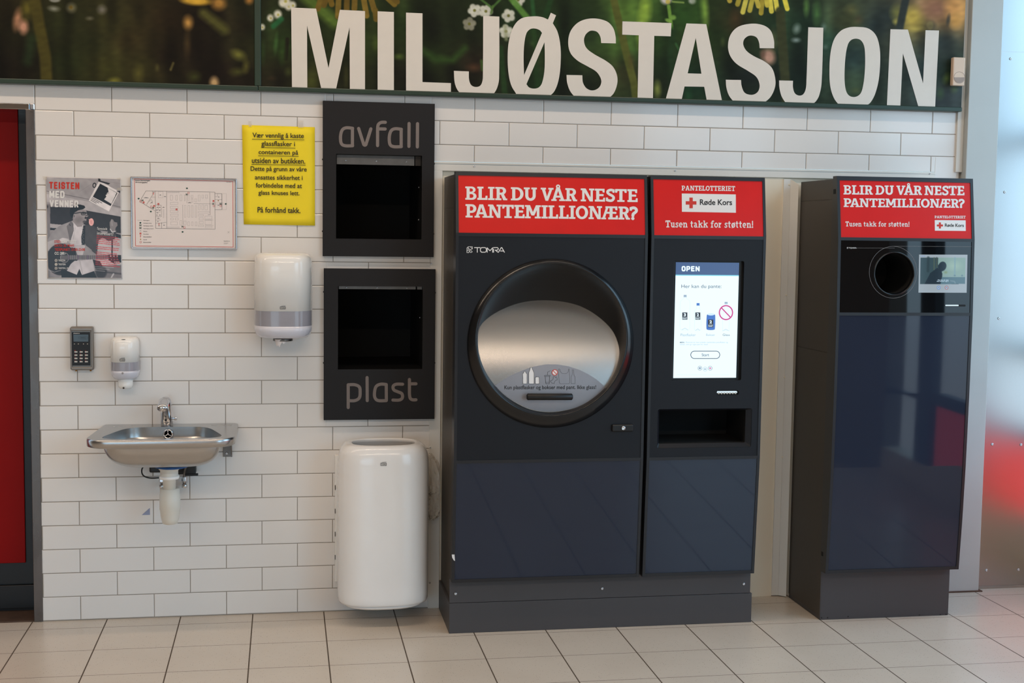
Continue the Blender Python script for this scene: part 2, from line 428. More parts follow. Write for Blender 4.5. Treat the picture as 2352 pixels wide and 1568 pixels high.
SLAB = {
 'B': (.85, [R_(.1, 0, .33, 1), R_(0, 0, .33, .135), R_(0, .865, .33, 1),
   ([(.2, 1), (.48, 1)]+arc(.48, .76, .30, .24, 90, -90)+[(.2, .52)], [[(.33, .86), (.45, .86)]+arc(.45, .735, .13, .12, 90, -90)+[(.33, .615)]]),
   ([(.2, .54), (.54, .54)]+arc(.54, .27, .31, .27, 90, -90)+[(.2, 0)], [[(.33, .43), (.47, .43)]+arc(.47, .285, .15, .145, 90, -90)+[(.33, .14)]])]),
 'L': (.78, [R_(.1, 0, .34, 1), R_(0, .865, .47, 1), R_(0, 0, .77, .15), P_((.60, .14), (.63, .32), (.77, .32), (.77, 0), (.6, 0))]),
 'I': (.49, [R_(.13, 0, .36, 1), R_(0, 0, .49, .135), R_(0, .865, .49, 1)]),
 'R': (.90, [R_(.1, 0, .33, 1), R_(0, 0, .46, .135), R_(0, .865, .33, 1),
   ([(.2, 1), (.5, 1)]+arc(.5, .71, .31, .29, 90, -90)+[(.2, .42)], [[(.33, .85), (.45, .85)]+arc(.45, .71, .13, .14, 90, -90)+[(.33, .57)]]),
   P_((.40, .47), (.64, .47), (.81, .13), (.90, .13), (.90, 0), (.60, 0))]),
 'D': (.95, [R_(.1, 0, .33, 1), R_(0, 0, .33, .135), R_(0, .865, .33, 1),
   ([(.2, 1), (.45, 1)]+arc(.45, .5, .5, .5, 90, -90, 20)+[(.2, 0)], [[(.33, .85), (.41, .85)]+arc(.41, .5, .30, .35, 90, -90, 16)+[(.33, .15)]])]),
 'U': (.99, [R_(0, .865, .45, 1), R_(.57, .865, .99, 1), R_(.11, .36, .34, 1), R_(.67, .36, .90, 1),
   (arc(.505, .37, .395, .39, 180, 360, 18)+arc(.505, .37, .165, .19, 360, 180, 18), [])]),
 'V': (1.04, [R_(0, .87, .43, 1), R_(.62, .87, 1.04, 1), P_((.07, .95), (.33, .95), (.60, 0), (.39, 0)), P_((.97, .95), (.75, .95), (.39, 0), (.60, 0))]),
 'A': (1.04, [P_((.37, 1), (.58, 1), (.30, .10), (.09, .10)), P_((.45, 1), (.65, 1), (.96, .10), (.72, .10)), R_(0, 0, .40, .125), R_(.60, 0, 1.04, .125), R_(.24, .26, .80, .41)]),
 'N': (1.03, [R_(.11, 0, .29, 1), R_(0, 0, .40, .135), R_(0, .865, .3, 1), P_((.12, 1), (.37, 1), (.92, 0), (.68, 0)), R_(.75, 0, .92, 1), R_(.64, .865, 1.03, 1)]),
 'E': (.77, [R_(.1, 0, .33, 1), R_(0, 0, .77, .15), R_(0, .85, .73, 1), R_(.3, .425, .66, .585), P_((.73, 1), (.73, .71), (.60, .71), (.56, .87), (.56, 1)), P_((.60, .1), (.64, .30), (.77, .30), (.77, 0), (.6, 0))]),
 'S': (.68, ST(spl([(.58, .84), (.46, .91), (.30, .91), (.15, .83), (.13, .70), (.25, .58), (.45, .47), (.56, .36), (.55, .21), (.44, .10), (.28, .08), (.06, .13)]), .20)+[R_(.49, .70, .64, .98), R_(0, .05, .15, .32)]),
 'T': (.87, [R_(.32, 0, .55, 1), R_(.16, 0, .71, .135), R_(0, .85, .87, 1), P_((0, 1), (0, .71), (.14, .71), (.19, .87), (.19, 1)), P_((.87, 1), (.87, .71), (.73, .71), (.68, .87), (.68, 1))]),
 'P': (.82, [R_(.1, 0, .33, 1), R_(0, 0, .54, .135), R_(0, .865, .33, 1),
   ([(.2, 1), (.48, 1)]+arc(.48, .675, .34, .325, 90, -90)+[(.2, .35)], [[(.33, .84), (.43, .84)]+arc(.43, .675, .16, .165, 90, -90)+[(.33, .51)]])]),
 'M': (1.19, [R_(.11, 0, .30, 1), R_(0, 0, .43, .135), R_(.74, 0, 1.19, .135), R_(0, .865, .3, 1), R_(.89, .865, 1.19, 1), P_((.13, 1), (.38, 1), (.70, .22), (.49, .22)), P_((1.06, 1), (.82, 1), (.49, .22), (.70, .22)), R_(.89, 0, 1.08, 1)]),
 'O': (.93, [(arc(.465, .5, .465, .515, 0, 350, 32), [arc(.465, .5, .235, .335, 0, 350, 28)])]),
 'Æ': (1.26, [P_((.40, 1), (.58, 1), (.28, .10), (.09, .10)), R_(0, 0, .37, .125), R_(.32, .86, 1.22, 1), R_(.63, 0, .86, 1), R_(.53, 0, 1.26, .15), R_(.28, .43, 1.14, .58), P_((1.22, 1), (1.22, .71), (1.08, .71), (1.04, .87), (1.04, 1)), P_((1.08, .1), (1.12, .30), (1.26, .30), (1.26, 0), (1.08, 0))]),
 '?': (.63, ST(spl([(.10, .86), (.24, .91), (.40, .89), (.50, .78), (.49, .64), (.38, .53), (.27, .44), (.24, .27)]), .22)+[R_(0, .69, .17, .96), (arc(.24, .09, .125, .125, 0, 330), [])]),
 'u': (.82, [R_(.1, .2, .29, .7), R_(.5, 0, .69, .7), R_(0, .585, .29, .7), R_(.4, .585, .69, .7), R_(.5, 0, .82, .115), (arc(.395, .22, .295, .23, 180, 360)+arc(.395, .24, .105, .10, 360, 180), [])]),
 's': (.55, ST(spl([(.47, .58), (.36, .635), (.22, .635), (.11, .57), (.12, .46), (.25, .37), (.38, .30), (.43, .20), (.36, .09), (.22, .06), (.05, .10)]), .15)+[R_(.40, .48, .51, .69), R_(0, .02, .11, .22)]),
 'e': (.68, [R_(.1, .30, .62, .42)]+ST([(.57, .36)]+arc(.34, .35, .255, .28, 5, 310, 18), .16)),
 'n': (.84, [R_(.1, 0, .29, .7), R_(0, 0, .39, .115), R_(0, .585, .29, .7), R_(.53, 0, .72, .45), R_(.44, 0, .84, .115), (arc(.46, .42, .26, .29, 0, 150)+arc(.45, .42, .08, .15, 150, 0), [])]),
 't': (.56, [R_(.13, .15, .32, .92), R_(0, .57, .50, .70), (arc(.35, .2, .22, .21, 180, 310)+arc(.36, .2, .05, .07, 310, 180), [])]),
 'a': (.72, ST(spl([(.09, .60), (.25, .645), (.42, .58), (.46, .45), (.46, .06)]), .17)+[(arc(.27, .21, .25, .22, 0, 350, 20), [arc(.28, .21, .10, .10, 0, 350, 16)]), R_(.42, 0, .70, .115)]),
 'k': (.86, [R_(.1, 0, .29, 1), R_(0, 0, .39, .115), R_(0, .885, .29, 1), P_((.25, .27), (.25, .45), (.52, .68), (.72, .68)), P_((.36, .46), (.52, .52), (.82, .05), (.58, .05)), R_(.48, .585, .82, .7), R_(.50, 0, .86, .115)]),
 'f': (.56, [R_(.13, 0, .32, .75), R_(0, 0, .46, .115), R_(0, .58, .50, .70)]+ST(spl([(.225, .70), (.25, .86), (.38, .93), (.55, .91)]), .17)),
 'o': (.70, [(arc(.35, .35, .35, .36, 0, 350, 24), [arc(.35, .35, .165, .215, 0, 350, 20)])]),
 'ø': (.70, [(arc(.35, .35, .35, .36, 0, 350, 24), [arc(.35, .35, .165, .215, 0, 350, 20)])]+ST([(.08, -.06), (.62, .76)], .11)),
 'r': (.62, [R_(.1, 0, .29, .7), R_(0, 0, .42, .115), R_(0, .585, .29, .7), (arc(.52, .38, .32, .33, 90, 170)+arc(.52, .38, .15, .16, 170, 90), [])]),
 '!': (.28, [R_(.06, .30, .24, 1), (arc(.15, .10, .125, .125, 0, 330), [])]),
}
SLAB['Å'] = (1.04, SLAB['A'][1]+[(arc(.51, 1.11, .16, .16, 0, 345, 24), [arc(.51, 1.11, .055, .055, 0, 340, 14)])])
def slab_letter(mb, ch, x0, x1, yb0, yt0, S, m, dx=0.0, off=0.0006):
    """one letter between pixel columns x0..x1, baseline yb0 (function of x), cap line yt0"""
    wd, parts = SLAB[ch]
    def T(u, v):
        x = x0+(x1-x0)*u/wd
        return S(x+dx*v, yb0(x)+(yt0(x)-yb0(x))*v, off)
    for outer, holes in parts:
        off += 1.2e-5
        mb.poly([T(*p) for p in outer], m, [[T(*p) for p in h] for h in holes])
def slab_line(mb, txt, x0, x1, yb, yt, S, m, gap=.07, space=.36):
    """yb = (baseline y left, right)"""
    tot = sum((SLAB[c][0] if c != ' ' else space)+gap for c in txt)-gap
    k = (x1-x0)/tot; x = x0
    fb = lambda q: yb[0]+(yb[1]-yb[0])*(q-x0)/(x1-x0)
    ft = lambda q: yt[0]+(yt[1]-yt[0])*(q-x0)/(x1-x0)
    for c in txt:
        wd = SLAB[c][0] if c != ' ' else space
        if c != ' ': slab_letter(mb, c, x, x+wd*k, fb, ft, S, m)
        x += (wd+gap)*k

# ---- condensed block capitals drawn as strokes
BLK = {'T': (1.0, [[(0, 1), (1, 1)], [(.5, 1), (.5, 0)]]), 'E': (.9, [[(.95, 1), (0, 1), (0, 0), (.95, 0)], [(0, .52), (.8, .52)]]), 'I': (.15, [[(.5, 1), (.5, 0)]]),
       'S': (1.0, [[(1, .76), (1, .85), (.82, 1), (.18, 1), (0, .85), (0, .66), (.18, .54), (.82, .46), (1, .34), (1, .15), (.82, 0), (.18, 0), (0, .15), (0, .24)]]),
       'N': (1.05, [[(0, 0), (0, 1), (1, 0), (1, 1)]]), 'M': (1.25, [[(0, 0), (0, 1), (.5, .25), (1, 1), (1, 0)]]), 'D': (1.0, [[(0, 0), (0, 1), (.75, 1), (1, .8), (1, .2), (.75, 0), (0, 0)]]),
       'V': (1.1, [[(0, 1), (.5, 0), (1, 1)]]), 'R': (1.0, [[(0, 0), (0, 1), (.8, 1), (1, .85), (1, .62), (.8, .48), (0, .48)], [(.5, .48), (1, 0)]]), 'O': (1.0, [[(.2, 0), (.8, 0), (1, .2), (1, .8), (.8, 1), (.2, 1), (0, .8), (0, .2), (.2, 0)]]),
       'P': (1.0, [[(0, 0), (0, 1), (.8, 1), (1, .85), (1, .58), (.8, .42), (0, .42)]])}
def block(mb, txt, box, S, m, wd, off=0.0004):
    x0, y0, x1, y1 = box[:4]; dr = box[4] if len(box) > 4 else 0
    n = len(txt); tot = sum(BLK[c][0] for c in txt)
    g = wd*1.55; k = ((x1-x0)-wd-g*(n-1))/tot; x = x0+wd/2
    for c in txt:
        cw, P = BLK[c]
        for path in P:
            off += 2e-4*0.12
            mb.strokes([[(x+u*cw*k, (y1-wd/2)+(y0-y1+wd)*v+dr*(x-x0)/(x1-x0)) for u, v in path]], wd, S, m, off=off)
        x += cw*k+g

# ---- printed pictures: a fine grid whose colours are painted in numpy
def print_grid(corners_fn, nx, nz, img, name, m, parent):
    """corners_fn(u, v) -> point, u,v in 0..1 (v up); img rows top to bottom, sRGB 0..255, size nz+1 x nx+1"""
    us = np.linspace(0, 1, nx+1); vs = np.linspace(1, 0, nz+1)
    V = [corners_fn(u, v) for v in vs for u in us]
    F = [(r*(nx+1)+c, (r+1)*(nx+1)+c, (r+1)*(nx+1)+c+1, r*(nx+1)+c+1) for r in range(nz) for c in range(nx)]
    mb = MB(); mb.add(V, F, m); o = mb.build(name, parent, fixn=False)
    a = o.data.color_attributes.new('print', 'FLOAT_COLOR', 'POINT')
    rgb = lin(np.clip(img.reshape(-1, 3), 0, 255)); rgba = np.ones((len(V), 4), np.float32); rgba[:, :3] = rgb
    a.data.foreach_set('color', rgba.ravel())
    return o
class Paint:
    def __init__(s, X, Y, rgb): s.X, s.Y = X, Y; s.I = np.zeros(X.shape+(3,)); s.I[:] = rgb
    def mixin(s, a, rgb):
        a = np.clip(a, 0, 1)[..., None]; s.I = s.I*(1-a)+np.array(rgb, float)*a
    def blob(s, cx, cy, rx, ry, rgb, a=1.0, rot=0.0, soft=0.5):
        c, q = math.cos(math.radians(rot)), math.sin(math.radians(rot))
        dx, dy = s.X-cx, s.Y-cy; u = (dx*c+dy*q)/rx; v = (-dx*q+dy*c)/ry
        r = np.sqrt(u*u+v*v)
        s.mixin(a*np.clip((1-r)/max(soft, 1e-3)+0.5*(1-soft), 0, 1)*(r < 1.6), rgb)
    def line(s, pts, wd, rgb, a=1.0, soft=2.0):
        best = np.full(s.X.shape, 1e9)
        for (x0, y0), (x1, y1) in zip(pts[:-1], pts[1:]):
            L2 = (x1-x0)**2+(y1-y0)**2
            t = np.clip(((s.X-x0)*(x1-x0)+(s.Y-y0)*(y1-y0))/L2, 0, 1)
            best = np.minimum(best, np.hypot(s.X-x0-t*(x1-x0), s.Y-y0-t*(y1-y0)))
        s.mixin(a*np.clip((wd/2-best)/soft+0.5, 0, 1), rgb)
    def poly(s, pts, rgb, a=1.0):
        ins = np.zeros(s.X.shape, bool); n = len(pts)
        for i in range(n):
            x0, y0 = pts[i]; x1, y1 = pts[(i+1) % n]
            if y0 == y1: continue
            c = (y0 > s.Y) != (y1 > s.Y)
            ins ^= c & (s.X < (x1-x0)*(s.Y-y0)/(y1-y0)+x0)
        s.mixin(a*ins, rgb)
    def field(s, ctrl, power=2.6):
        W = 0; A = 0
        for x, y, rgb in ctrl:
            q = 1/((s.X-x)**2+(1.3*(s.Y-y))**2+300)**(power/2); W = W+q; A = A+q[..., None]*np.array(rgb, float)
        s.I = A/W[..., None]
    def noise(s, amp, sx, sy, seed):
        r = np.random.default_rng(seed); out = 0
        for k in range(14):
            fx, fy = r.normal(0, 1/sx), r.normal(0, 1/sy); out = out+np.sin(fx*s.X+fy*s.Y+r.uniform(0, 6.3))
        s.I = s.I*(1+amp*(out/4)[..., None])


# ================================================================== the setting
XL = -5.0; YF = -9.0
DOORX = -0.302; DOORZ = 2.150        # right edge and head of the door opening on the left
POSTX0, POSTX1 = 3.784, 3.937
struct(MB().quad((XL, YF, 0), (XR, YF, 0), (XR, 0.5, 0), (XL, 0.5, 0), m_floor).build('floor', centre=False))
struct(MB().box(XL, XR+0.1, YF, 0.5, ZC, ZC+0.05, m_ceil).build('ceiling'))
struct(MB().box(XL-0.05, XL, YF, 0.5, 0, ZC, m_roomw).build('wall_left'))
struct(MB().box(XL, -4.0, YF-0.1, YF, 0, ZC, m_roomw).box(0.0, XR, YF-0.1, YF, 0, ZC, m_roomw).box(-4.0, 0.0, YF-0.1, YF, 0, 0.2, m_roomw).box(-4.0, 0.0, YF-0.1, YF, 2.0, ZC, m_roomw).build('wall_front'))  # gap left in the unseen front wall for the added daylight

# tiled back wall: every tile a bevelled slab over a grout bed, cut round the openings
PX0, PXP, PZ0, PZP = 0.0028, 0.30263, 0.0018, 0.10169
CH1 = (0.866, 1.340, 1.552, 2.206)     # the two chute frames (x0, x1, z0, z1)
CH2 = (0.871, 1.349, 0.848, 1.500)
HOLES = [(XL-1, DOORX+0.0, -1, DOORZ+0.012), (1.329, 3.655, -1, 1.964)]
for c in (CH1, CH2): HOLES.append((c[0]+0.012, c[1]-0.012, c[2]+0.012, c[3]-0.012))
def cut(rects, h):
    out = []
    for (a, b, c, d) in rects:
        if h[0] >= b or h[1] <= a or h[2] >= d or h[3] <= c: out.append((a, b, c, d)); continue
        if h[0] > a: out.append((a, h[0], c, d))
        if h[1] < b: out.append((h[1], b, c, d))
        x0, x1 = max(a, h[0]), min(b, h[1])
        if h[2] > c: out.append((x0, x1, c, h[2]))
        if h[3] < d: out.append((x0, x1, h[3], d))
    return out
mb = MB()
for k in range(24):
    zb, zt = PZ0+k*PZP+0.0015, PZ0+(k+1)*PZP-0.0015
    if k == 0: zb = 0.004
    sh = -0.5 if k % 2 == 0 else 0.0       # the lowest course starts on the half
    for i in range(-4, 14):
        r = [(PX0+(i+sh)*PXP+0.0015, PX0+(i+1+sh)*PXP-0.0015, zb, zt)]
        r = cut(r, (3.775, 9, -1, 9)); r = cut(r, (-9, -1.2, -1, 9))
        for h in HOLES: r = [q for t in r for q in (cut([t], h))]
        for (x0, x1, z0, z1) in r:
            if x1-x0 < 0.006 or z1-z0 < 0.006: continue
            e = 0.0022; jy = random.uniform(0, 0.0004)
            V = [(x0, 0.006, z0), (x1, 0.006, z0), (x1, 0.006, z1), (x0, 0.006, z1),
                 (x0, 0.0014, z0), (x1, 0.0014, z0), (x1, 0.0014, z1), (x0, 0.0014, z1),
                 (x0+e, jy, z0+e), (x1-e, jy, z0+e), (x1-e, jy, z1-e), (x0+e, jy, z1-e)]
            mb.add(V, [(8, 9, 10, 11), (4, 5, 9, 8), (5, 6, 10, 9), (6, 7, 11, 10), (7, 4, 8, 11), (0, 1, 5, 4), (1, 2, 6, 5), (2, 3, 7, 6), (3, 0, 4, 7)], m_tile)
r = [(-1.2, POSTX0, 0, 2.445)]
for h in HOLES: r = [q for t in r for q in cut([t], h)]
for (x0, x1, z0, z1) in r: mb.quad((x0, 0.0015, z0), (x1, 0.0015, z0), (x1, 0.0015, z1), (x0, 0.0015, z1), m_grout)
mb.quad((XL, 0.004, 2.445), (POSTX0, 0.004, 2.445), (POSTX0, 0.004, ZC), (XL, 0.004, ZC), m_white)
mb.quad((XL, 0.004, 0), (-1.2, 0.004, 0), (-1.2, 0.004, 2.445), (XL, 0.004, 2.445), m_white)
# plain surround behind the machines, seen above and beside them
mb.box(1.329, 2.70, 0.012, 0.05, 0, 1.964, m_cream).box(2.70, 3.784, 0.012, 0.05, 0, 1.964, m_cream)
wall_back = struct(mb.build('wall_back'))

# ribbed cream panel between the two machines
mb = MB()
mb.box(2.700, 2.795, 0.002, 0.012, 0, 1.925, m_cream).box(2.797, 2.926, 0.002, 0.012, 0, 1.925, m_cream)
struct(mb.build('trim_1'))
# white metal edging round the machine opening, screwed on
t2 = MB().box(1.329, 3.655, -0.0035, 0.004, 1.924, 1.962, m_white, 0.001).box(1.329, 3.655, -0.006, -0.0035, 1.955, 1.962, m_white)
t2.box(1.329, 1.378, -0.0035, 0.004, 0, 1.924, m_white, 0.001)
trim2 = struct(t2.build('trim_2'))
t3 = MB().box(2.926, 2.958, -0.0035, 0.012, 0.004, 1.918, m_white, 0.001)
t3.add([(2.958, -0.0035, 0.004), (2.986, -0.030, 0.004), (2.986, -0.030, 1.895), (2.958, -0.0035, 1.918)], [(0, 1, 2, 3)], m_white)
trim3 = struct(t3.build('trim_3'))
def screw(px, Y, parent, r=0.0042, m=m_zinc, name='screw', proud=0.0025):
    c = U(px[0], px[1], Y)
    mb = MB().lathe([(r, 0.0012), (r, -proud*0.4), (r*0.75, -proud), (r*0.35, -proud), (r*0.3, -proud*0.5)], c, m, 'y', 14, cap=True)
    return mb.build(name, parent)
for p in [(1089, 382), (1550, 391.5), (2135, 399)]: screw(p, -0.0035, trim2)
for p in [(990, 605), (988, 1028), (987, 1338)]: screw(p, -0.0035, trim2)
for p in [(1813, 424), (1806, 678), (1802, 866), (1797, 1049), (1793, 1271)]: screw(p, -0.0035, trim3, m=m_cream)

# white post on the right and the satin panel beside it
mb = MB().box(POSTX0, POSTX1, -0.045, 0.02, 0.004, ZC, m_post, 0.003)
mb.box(POSTX0-0.004, POSTX1+0.016, -0.052, 0.0, 0.0, 0.005, m_rust)
struct(mb.build('trim_4'))
struct(MB().box(3.752, 3.784, -0.012, 0.004, 1.965, ZC, m_white, 0.002).build('trim_5'))
panel = struct(MB().box(POSTX1, XR, 0.0, 0.02, 0.012, 2.52, m_satin).box(POSTX1, XR, 0.0005, 0.02, 2.522, ZC, m_satin).box(POSTX1, XR, -0.004, 0.0, 0.0, 0.012, m_grout).build('wall_corner'))
for p in [(2321, 135), (2307.5, 441), (2294, 731), (2279, 1020), (2345, 1021), (2265.5, 1309), (2339, 1308)]: screw(p, 0.0, panel, r=0.0065, proud=0.004)

# window wall on the right, outside the frame: daylight, dark bars, red film on the lower panes
mb = MB()
GL = [(-0.95, -0.06), (-2.45, -1.01), (-3.05, -2.63)]
mb.box(XR, XR+0.12, -4.3, -3.05, 0, ZC, m_roomw).box(XR, XR+0.12, YF, -8.6, 0, ZC, m_roomw).box(XR, XR+0.12, -8.6, -4.3, 3.5, ZC, m_roomw).box(XR, XR+0.12, -8.6, -4.3, 0, 0.3, m_roomw)  # opening beyond the brown wall is added for cool daylight
mb.box(XR, XR+0.12, -3.05, 0.02, 3.3, ZC, m_roomw).box(XR, XR+0.12, -3.05, 0.02, 0, 0.25, m_cream)
struct(mb.build('wall_right'))
for i, (y0, y1) in enumerate(GL):
    mb = MB()
    if i < 2: mb.box(XR, XR+0.06, y1, y1+0.06, 0.25, 3.3, m_winframe)
    if i == 1: mb.box(XR, XR+0.06, y0-0.18, y0, 0.25, 3.3, m_winframe)
    for z in ((0.66, 1.09, 2.17) if i == 0 else (0.66, 2.17)): mb.box(XR, XR+0.06, y0, y1, z-0.035, z+0.035, m_winframe)
    wf = struct(mb.build('window_%d' % (i+1)))
    if i < 2: MB().quad((XR+0.04, y0, 0.24), (XR+0.04, y1-(0.22 if i == 0 else 0), 0.24), (XR+0.04, y1-(0.22 if i == 0 else 0), 0.625), (XR+0.04, y0, 0.625), m_redfilm).build('red_pane', wf)

# left doorway: red vinyl door set back in a scuffed steel frame
mb = MB()
mb.box(-1.2, -0.29, 0.165, 0.18, 0.0, 2.2, m_blackdoor)
d1 = struct(mb.build('door_1'))
MB().box(-1.2, -0.3968, 0.155, 0.165, 0.2165, 2.20, m_reddoor, 0.002).build('red_sheet', d1)
MB().box(-1.2, -0.335, 0.150, 0.156, 0.018, 0.120, m_blackdoor, 0.002).build('bottom_flap', d1)
mb = MB().box(-0.337, -0.302, -0.004, 0.16, 0.0, 2.138, m_jamb, 0.0015)
mb.box(-1.2, -0.3215, -0.004, 0.16, 2.138, 2.161, m_chrome, 0.0012).box(-0.318, -0.304, -0.007, 0.02, 2.140, 2.161, m_alu, 0.001)
struct(mb.build('trim_6'))
struct(MB().box(-1.2, -0.337, 0.0, 0.165, 0.0, 0.006, m_rust).build('trim_7'))

# ================================================================== the mural boards under the ceiling
YM = -0.035
def mural_colours(nx, nz, x0, x1, z0, z1):
    xs = np.linspace(x0, x1, nx+1); zs = np.linspace(z1, z0, nz+1)
    P = np.stack([np.repeat(xs[None], nz+1, 0), np.full((nz+1, nx+1), YM), np.repeat(zs[:, None], nx+1, 1)], -1)
    X, Y = project(P)
    p = Paint(X, Y, (30, 30, 20))
    C = [(20, 20, (38, 34, 20)), (20, 150, (26, 22, 16)), (60, 140, (26, 24, 16)), (130, 60, (38, 42, 22)), (150, 140, (40, 48, 24)), (200, 100, (38, 42, 22)),
         (250, 60, (42, 42, 22)), (300, 90, (46, 40, 22)), (250, 150, (46, 46, 22)), (330, 150, (58, 56, 28)), (400, 50, (44, 34, 20)), (380, 130, (34, 27, 18)),
         (460, 110, (30, 23, 17)), (500, 160, (30, 22, 17)), (470, 40, (30, 23, 16)), (560, 60, (36, 32, 20)), (570, 120, (44, 44, 24)), (560, 180, (30, 25, 18)),
         (620, 60, (46, 62, 32)), (650, 100, (38, 56, 26)), (640, 180, (28, 26, 18)), (700, 190, (54, 56, 26)), (760, 40, (40, 54, 24)), (800, 190, (30, 32, 18)),
         (860, 100, (44, 58, 24)), (920, 60, (30, 44, 20)), (920, 170, (26, 26, 18)), (1000, 60, (24, 30, 18)), (990, 130, (44, 60, 28)), (1050, 60, (26, 34, 18)), (1060, 170, (22, 24, 16)),
         (1090, 150, (46, 36, 26)), (1150, 150, (26, 30, 18)), (1220, 50, (34, 58, 30)), (1300, 40, (34, 50, 28)), (1230, 200, (30, 48, 26)), (1330, 200, (24, 30, 20)), (1360, 60, (34, 50, 28)),
         (1430, 100, (60, 84, 38)), (1440, 170, (44, 46, 26)), (1450, 30, (80, 110, 46)), (1500, 100, (40, 66, 30)), (1560, 40, (44, 78, 32)), (1540, 150, (30, 48, 26)), (1590, 190, (30, 58, 40)), (1510, 200, (34, 44, 26)),
         (1640, 80, (48, 72, 34)), (1690, 60, (62, 58, 32)), (1700, 120, (44, 60, 34)), (1720, 170, (28, 34, 32)), (1770, 60, (40, 62, 40)), (1840, 60, (36, 60, 42)), (1840, 180, (28, 44, 34)), (1900, 100, (40, 66, 52)),
         (1950, 50, (66, 72, 44)), (1960, 130, (34, 48, 46)), (2010, 60, (36, 46, 46)), (2040, 40, (46, 56, 54)), (1960, 200, (48, 62, 46)), (2100, 60, (110, 100, 58)), (2150, 20, (176, 132, 96)), (2190, 30, (216, 164, 96)), (2160, 100, (50, 60, 58)), (2130, 160, (38, 52, 52)), (2185, 170, (46, 70, 56)), (2160, 225, (60, 70, 72)), (2195, 215, (82, 92, 92))]
    p.field(C); p.noise(0.22, 26, 60, 3); p.noise(0.10, 9, 30, 5)
    B = p.blob; Ln = p.line
    # left board: blurred blossoms and stems
    B(40, 45, 14, 34, (206, 150, 116), .9, 10, .9); B(54, 62, 15, 22, (222, 164, 136), .95, 0, .8); B(62, 20, 20, 34, (120, 112, 44), .8, 0, .9)
    Ln([(78, -10), (90, 60), (104, 130), (108, 200)], 27, (80, 74, 32), .95, 7); Ln([(72, 90), (64, 140)], 22, (44, 66, 38), .6, 16)
    B(124, 20, 18, 9, (168, 172, 158), .8, 8, .9); B(164, 18, 15, 15, (150, 146, 116), .8, 0, .9); B(163, 17, 6, 6, (110, 90, 30), .9, 0, .8); B(234, 22, 15, 14, (146, 142, 136), .75, 0, .9); B(206, 42, 13, 7, (150, 146, 130), .6, 0, 1); B(126, 0, 14, 6, (190, 194, 190), .7)
    B(450, 2, 40, 12, (224, 178, 66), 1, 4, .6); B(502, 8, 22, 20, (198, 146, 70), .9, 0, .8); B(572, 0, 14, 14, (196, 138, 66), .9, 0, .9); B(432, 52, 16, 22, (206, 156, 82), .95, 0, .9); B(430, 100, 12, 44, (90, 72, 42), .7, 0, 1)
    Ln([(468, 30), (515, 68)], 22, (92, 92, 44), .9, 16); B(548, 126, 24, 16, (124, 124, 56), .9, 25, .9); B(545, 165, 26, 14, (96, 100, 42), .7, 0, 1); B(565, 152, 12, 22, (116, 112, 50), .8, 0, 1); B(492, 190, 14, 18, (222, 184, 130), .95, 0, .8)
    B(262, 188, 22, 14, (136, 134, 56), .9, 0, .9); B(318, 168, 18, 30, (112, 108, 50), .75, 0, 1); B(446, 176, 22, 18, (74, 82, 36), .75, 0, 1); Ln([(398, 145), (392, 160)], 5, (112, 104, 60), .8, 4); B(250, 160, 26, 26, (72, 74, 34), .6, 0, 1); B(361, 155, 7, 12, (96, 92, 48), .7, 0, 1)
    # right board
    for cx, cy, r_ in [(650, 6, 12), (663, 14, 11), (638, 33, 11), (621, 41, 9), (602, 62, 8), (655, 2, 14), (672, 12, 10)]:
        B(cx, cy, r_, r_*1.1, (226, 226, 208), .95, 0, .6); B(cx+1, cy+1, r_*.35, r_*.35, (176, 168, 60), .8, 0, .8)
    Ln([(628, 60), (646, 44)], 12, (44, 110, 66), .9, 6); B(634, 100, 7, 32, (70, 110, 56), .8, 5, .9); Ln([(660, 90), (656, 135)], 9, (30, 28, 18), .9, 3); B(648, 118, 12, 40, (56, 84, 36), .7, 0, .9); B(604, 120, 9, 40, (50, 78, 40), .7, 0, 1); B(662, 165, 12, 14, (84, 96, 46), .6, 0, 1); B(625, 180, 14, 9, (70, 56, 38), .6, 0, 1)
    Ln([(700, -10), (770, 52)], 26, (96, 124, 50), .85, 16); B(715, 185, 22, 40, (84, 92, 40), .7, 20, 1); B(795, 175, 8, 34, (68, 70, 36), .7, 0, .8)
    for x0, y0, x1, y1, c in [(738, -6, 730, 20, (120, 100, 40)), (752, -8, 744, 12, (112, 92, 36)), (778, -10, 776, 38, (128, 108, 46)), (797, -10, 796, 30, (108, 88, 36)), (815, -10, 814, 20, (120, 100, 42)), (834, -10, 842, 36, (136, 114, 48)), (850, -10, 860, 24, (122, 102, 42)), (862, 24, 864, 44, (110, 92, 36)), (884, -10, 906, 10, (124, 104, 40)), (894, -10, 912, 4, (112, 92, 36)), (758, -6, 762, 10, (120, 98, 36))]:
        Ln([(x0, y0), (x1, y1)], 13, c, 1, 2)
    Ln([(970, 115), (1000, 136), (1040, 138), (1068, 110)], 15, (52, 80, 34), .8, 12); B(916, 130, 16, 10, (96, 120, 50), .8, 0, 1); B(864, 100, 12, 26, (84, 104, 44), .7, 0, 1); B(1088, 155, 26, 14, (96, 66, 44), .8, 0, 1); Ln([(1106, 140), (1108, 160)], 7, (70, 100, 44), .8, 4)
    for cx, cy, rr in [(1090, 24, 0), (1116, 26, 0), (1168, 36, 0), (1078, 55, 1), (1162, 72, 0), (1190, 0, 0)]:
        for a in range(5):
            q = a*1.257+cx; B(cx+9*math.cos(q), cy+9*math.sin(q), 8, 8, (218, 220, 206) if not rr else (150, 150, 130), .95, 0, .5)
        B(cx, cy, 4, 4, (120, 120, 50), .9, 0, .7)
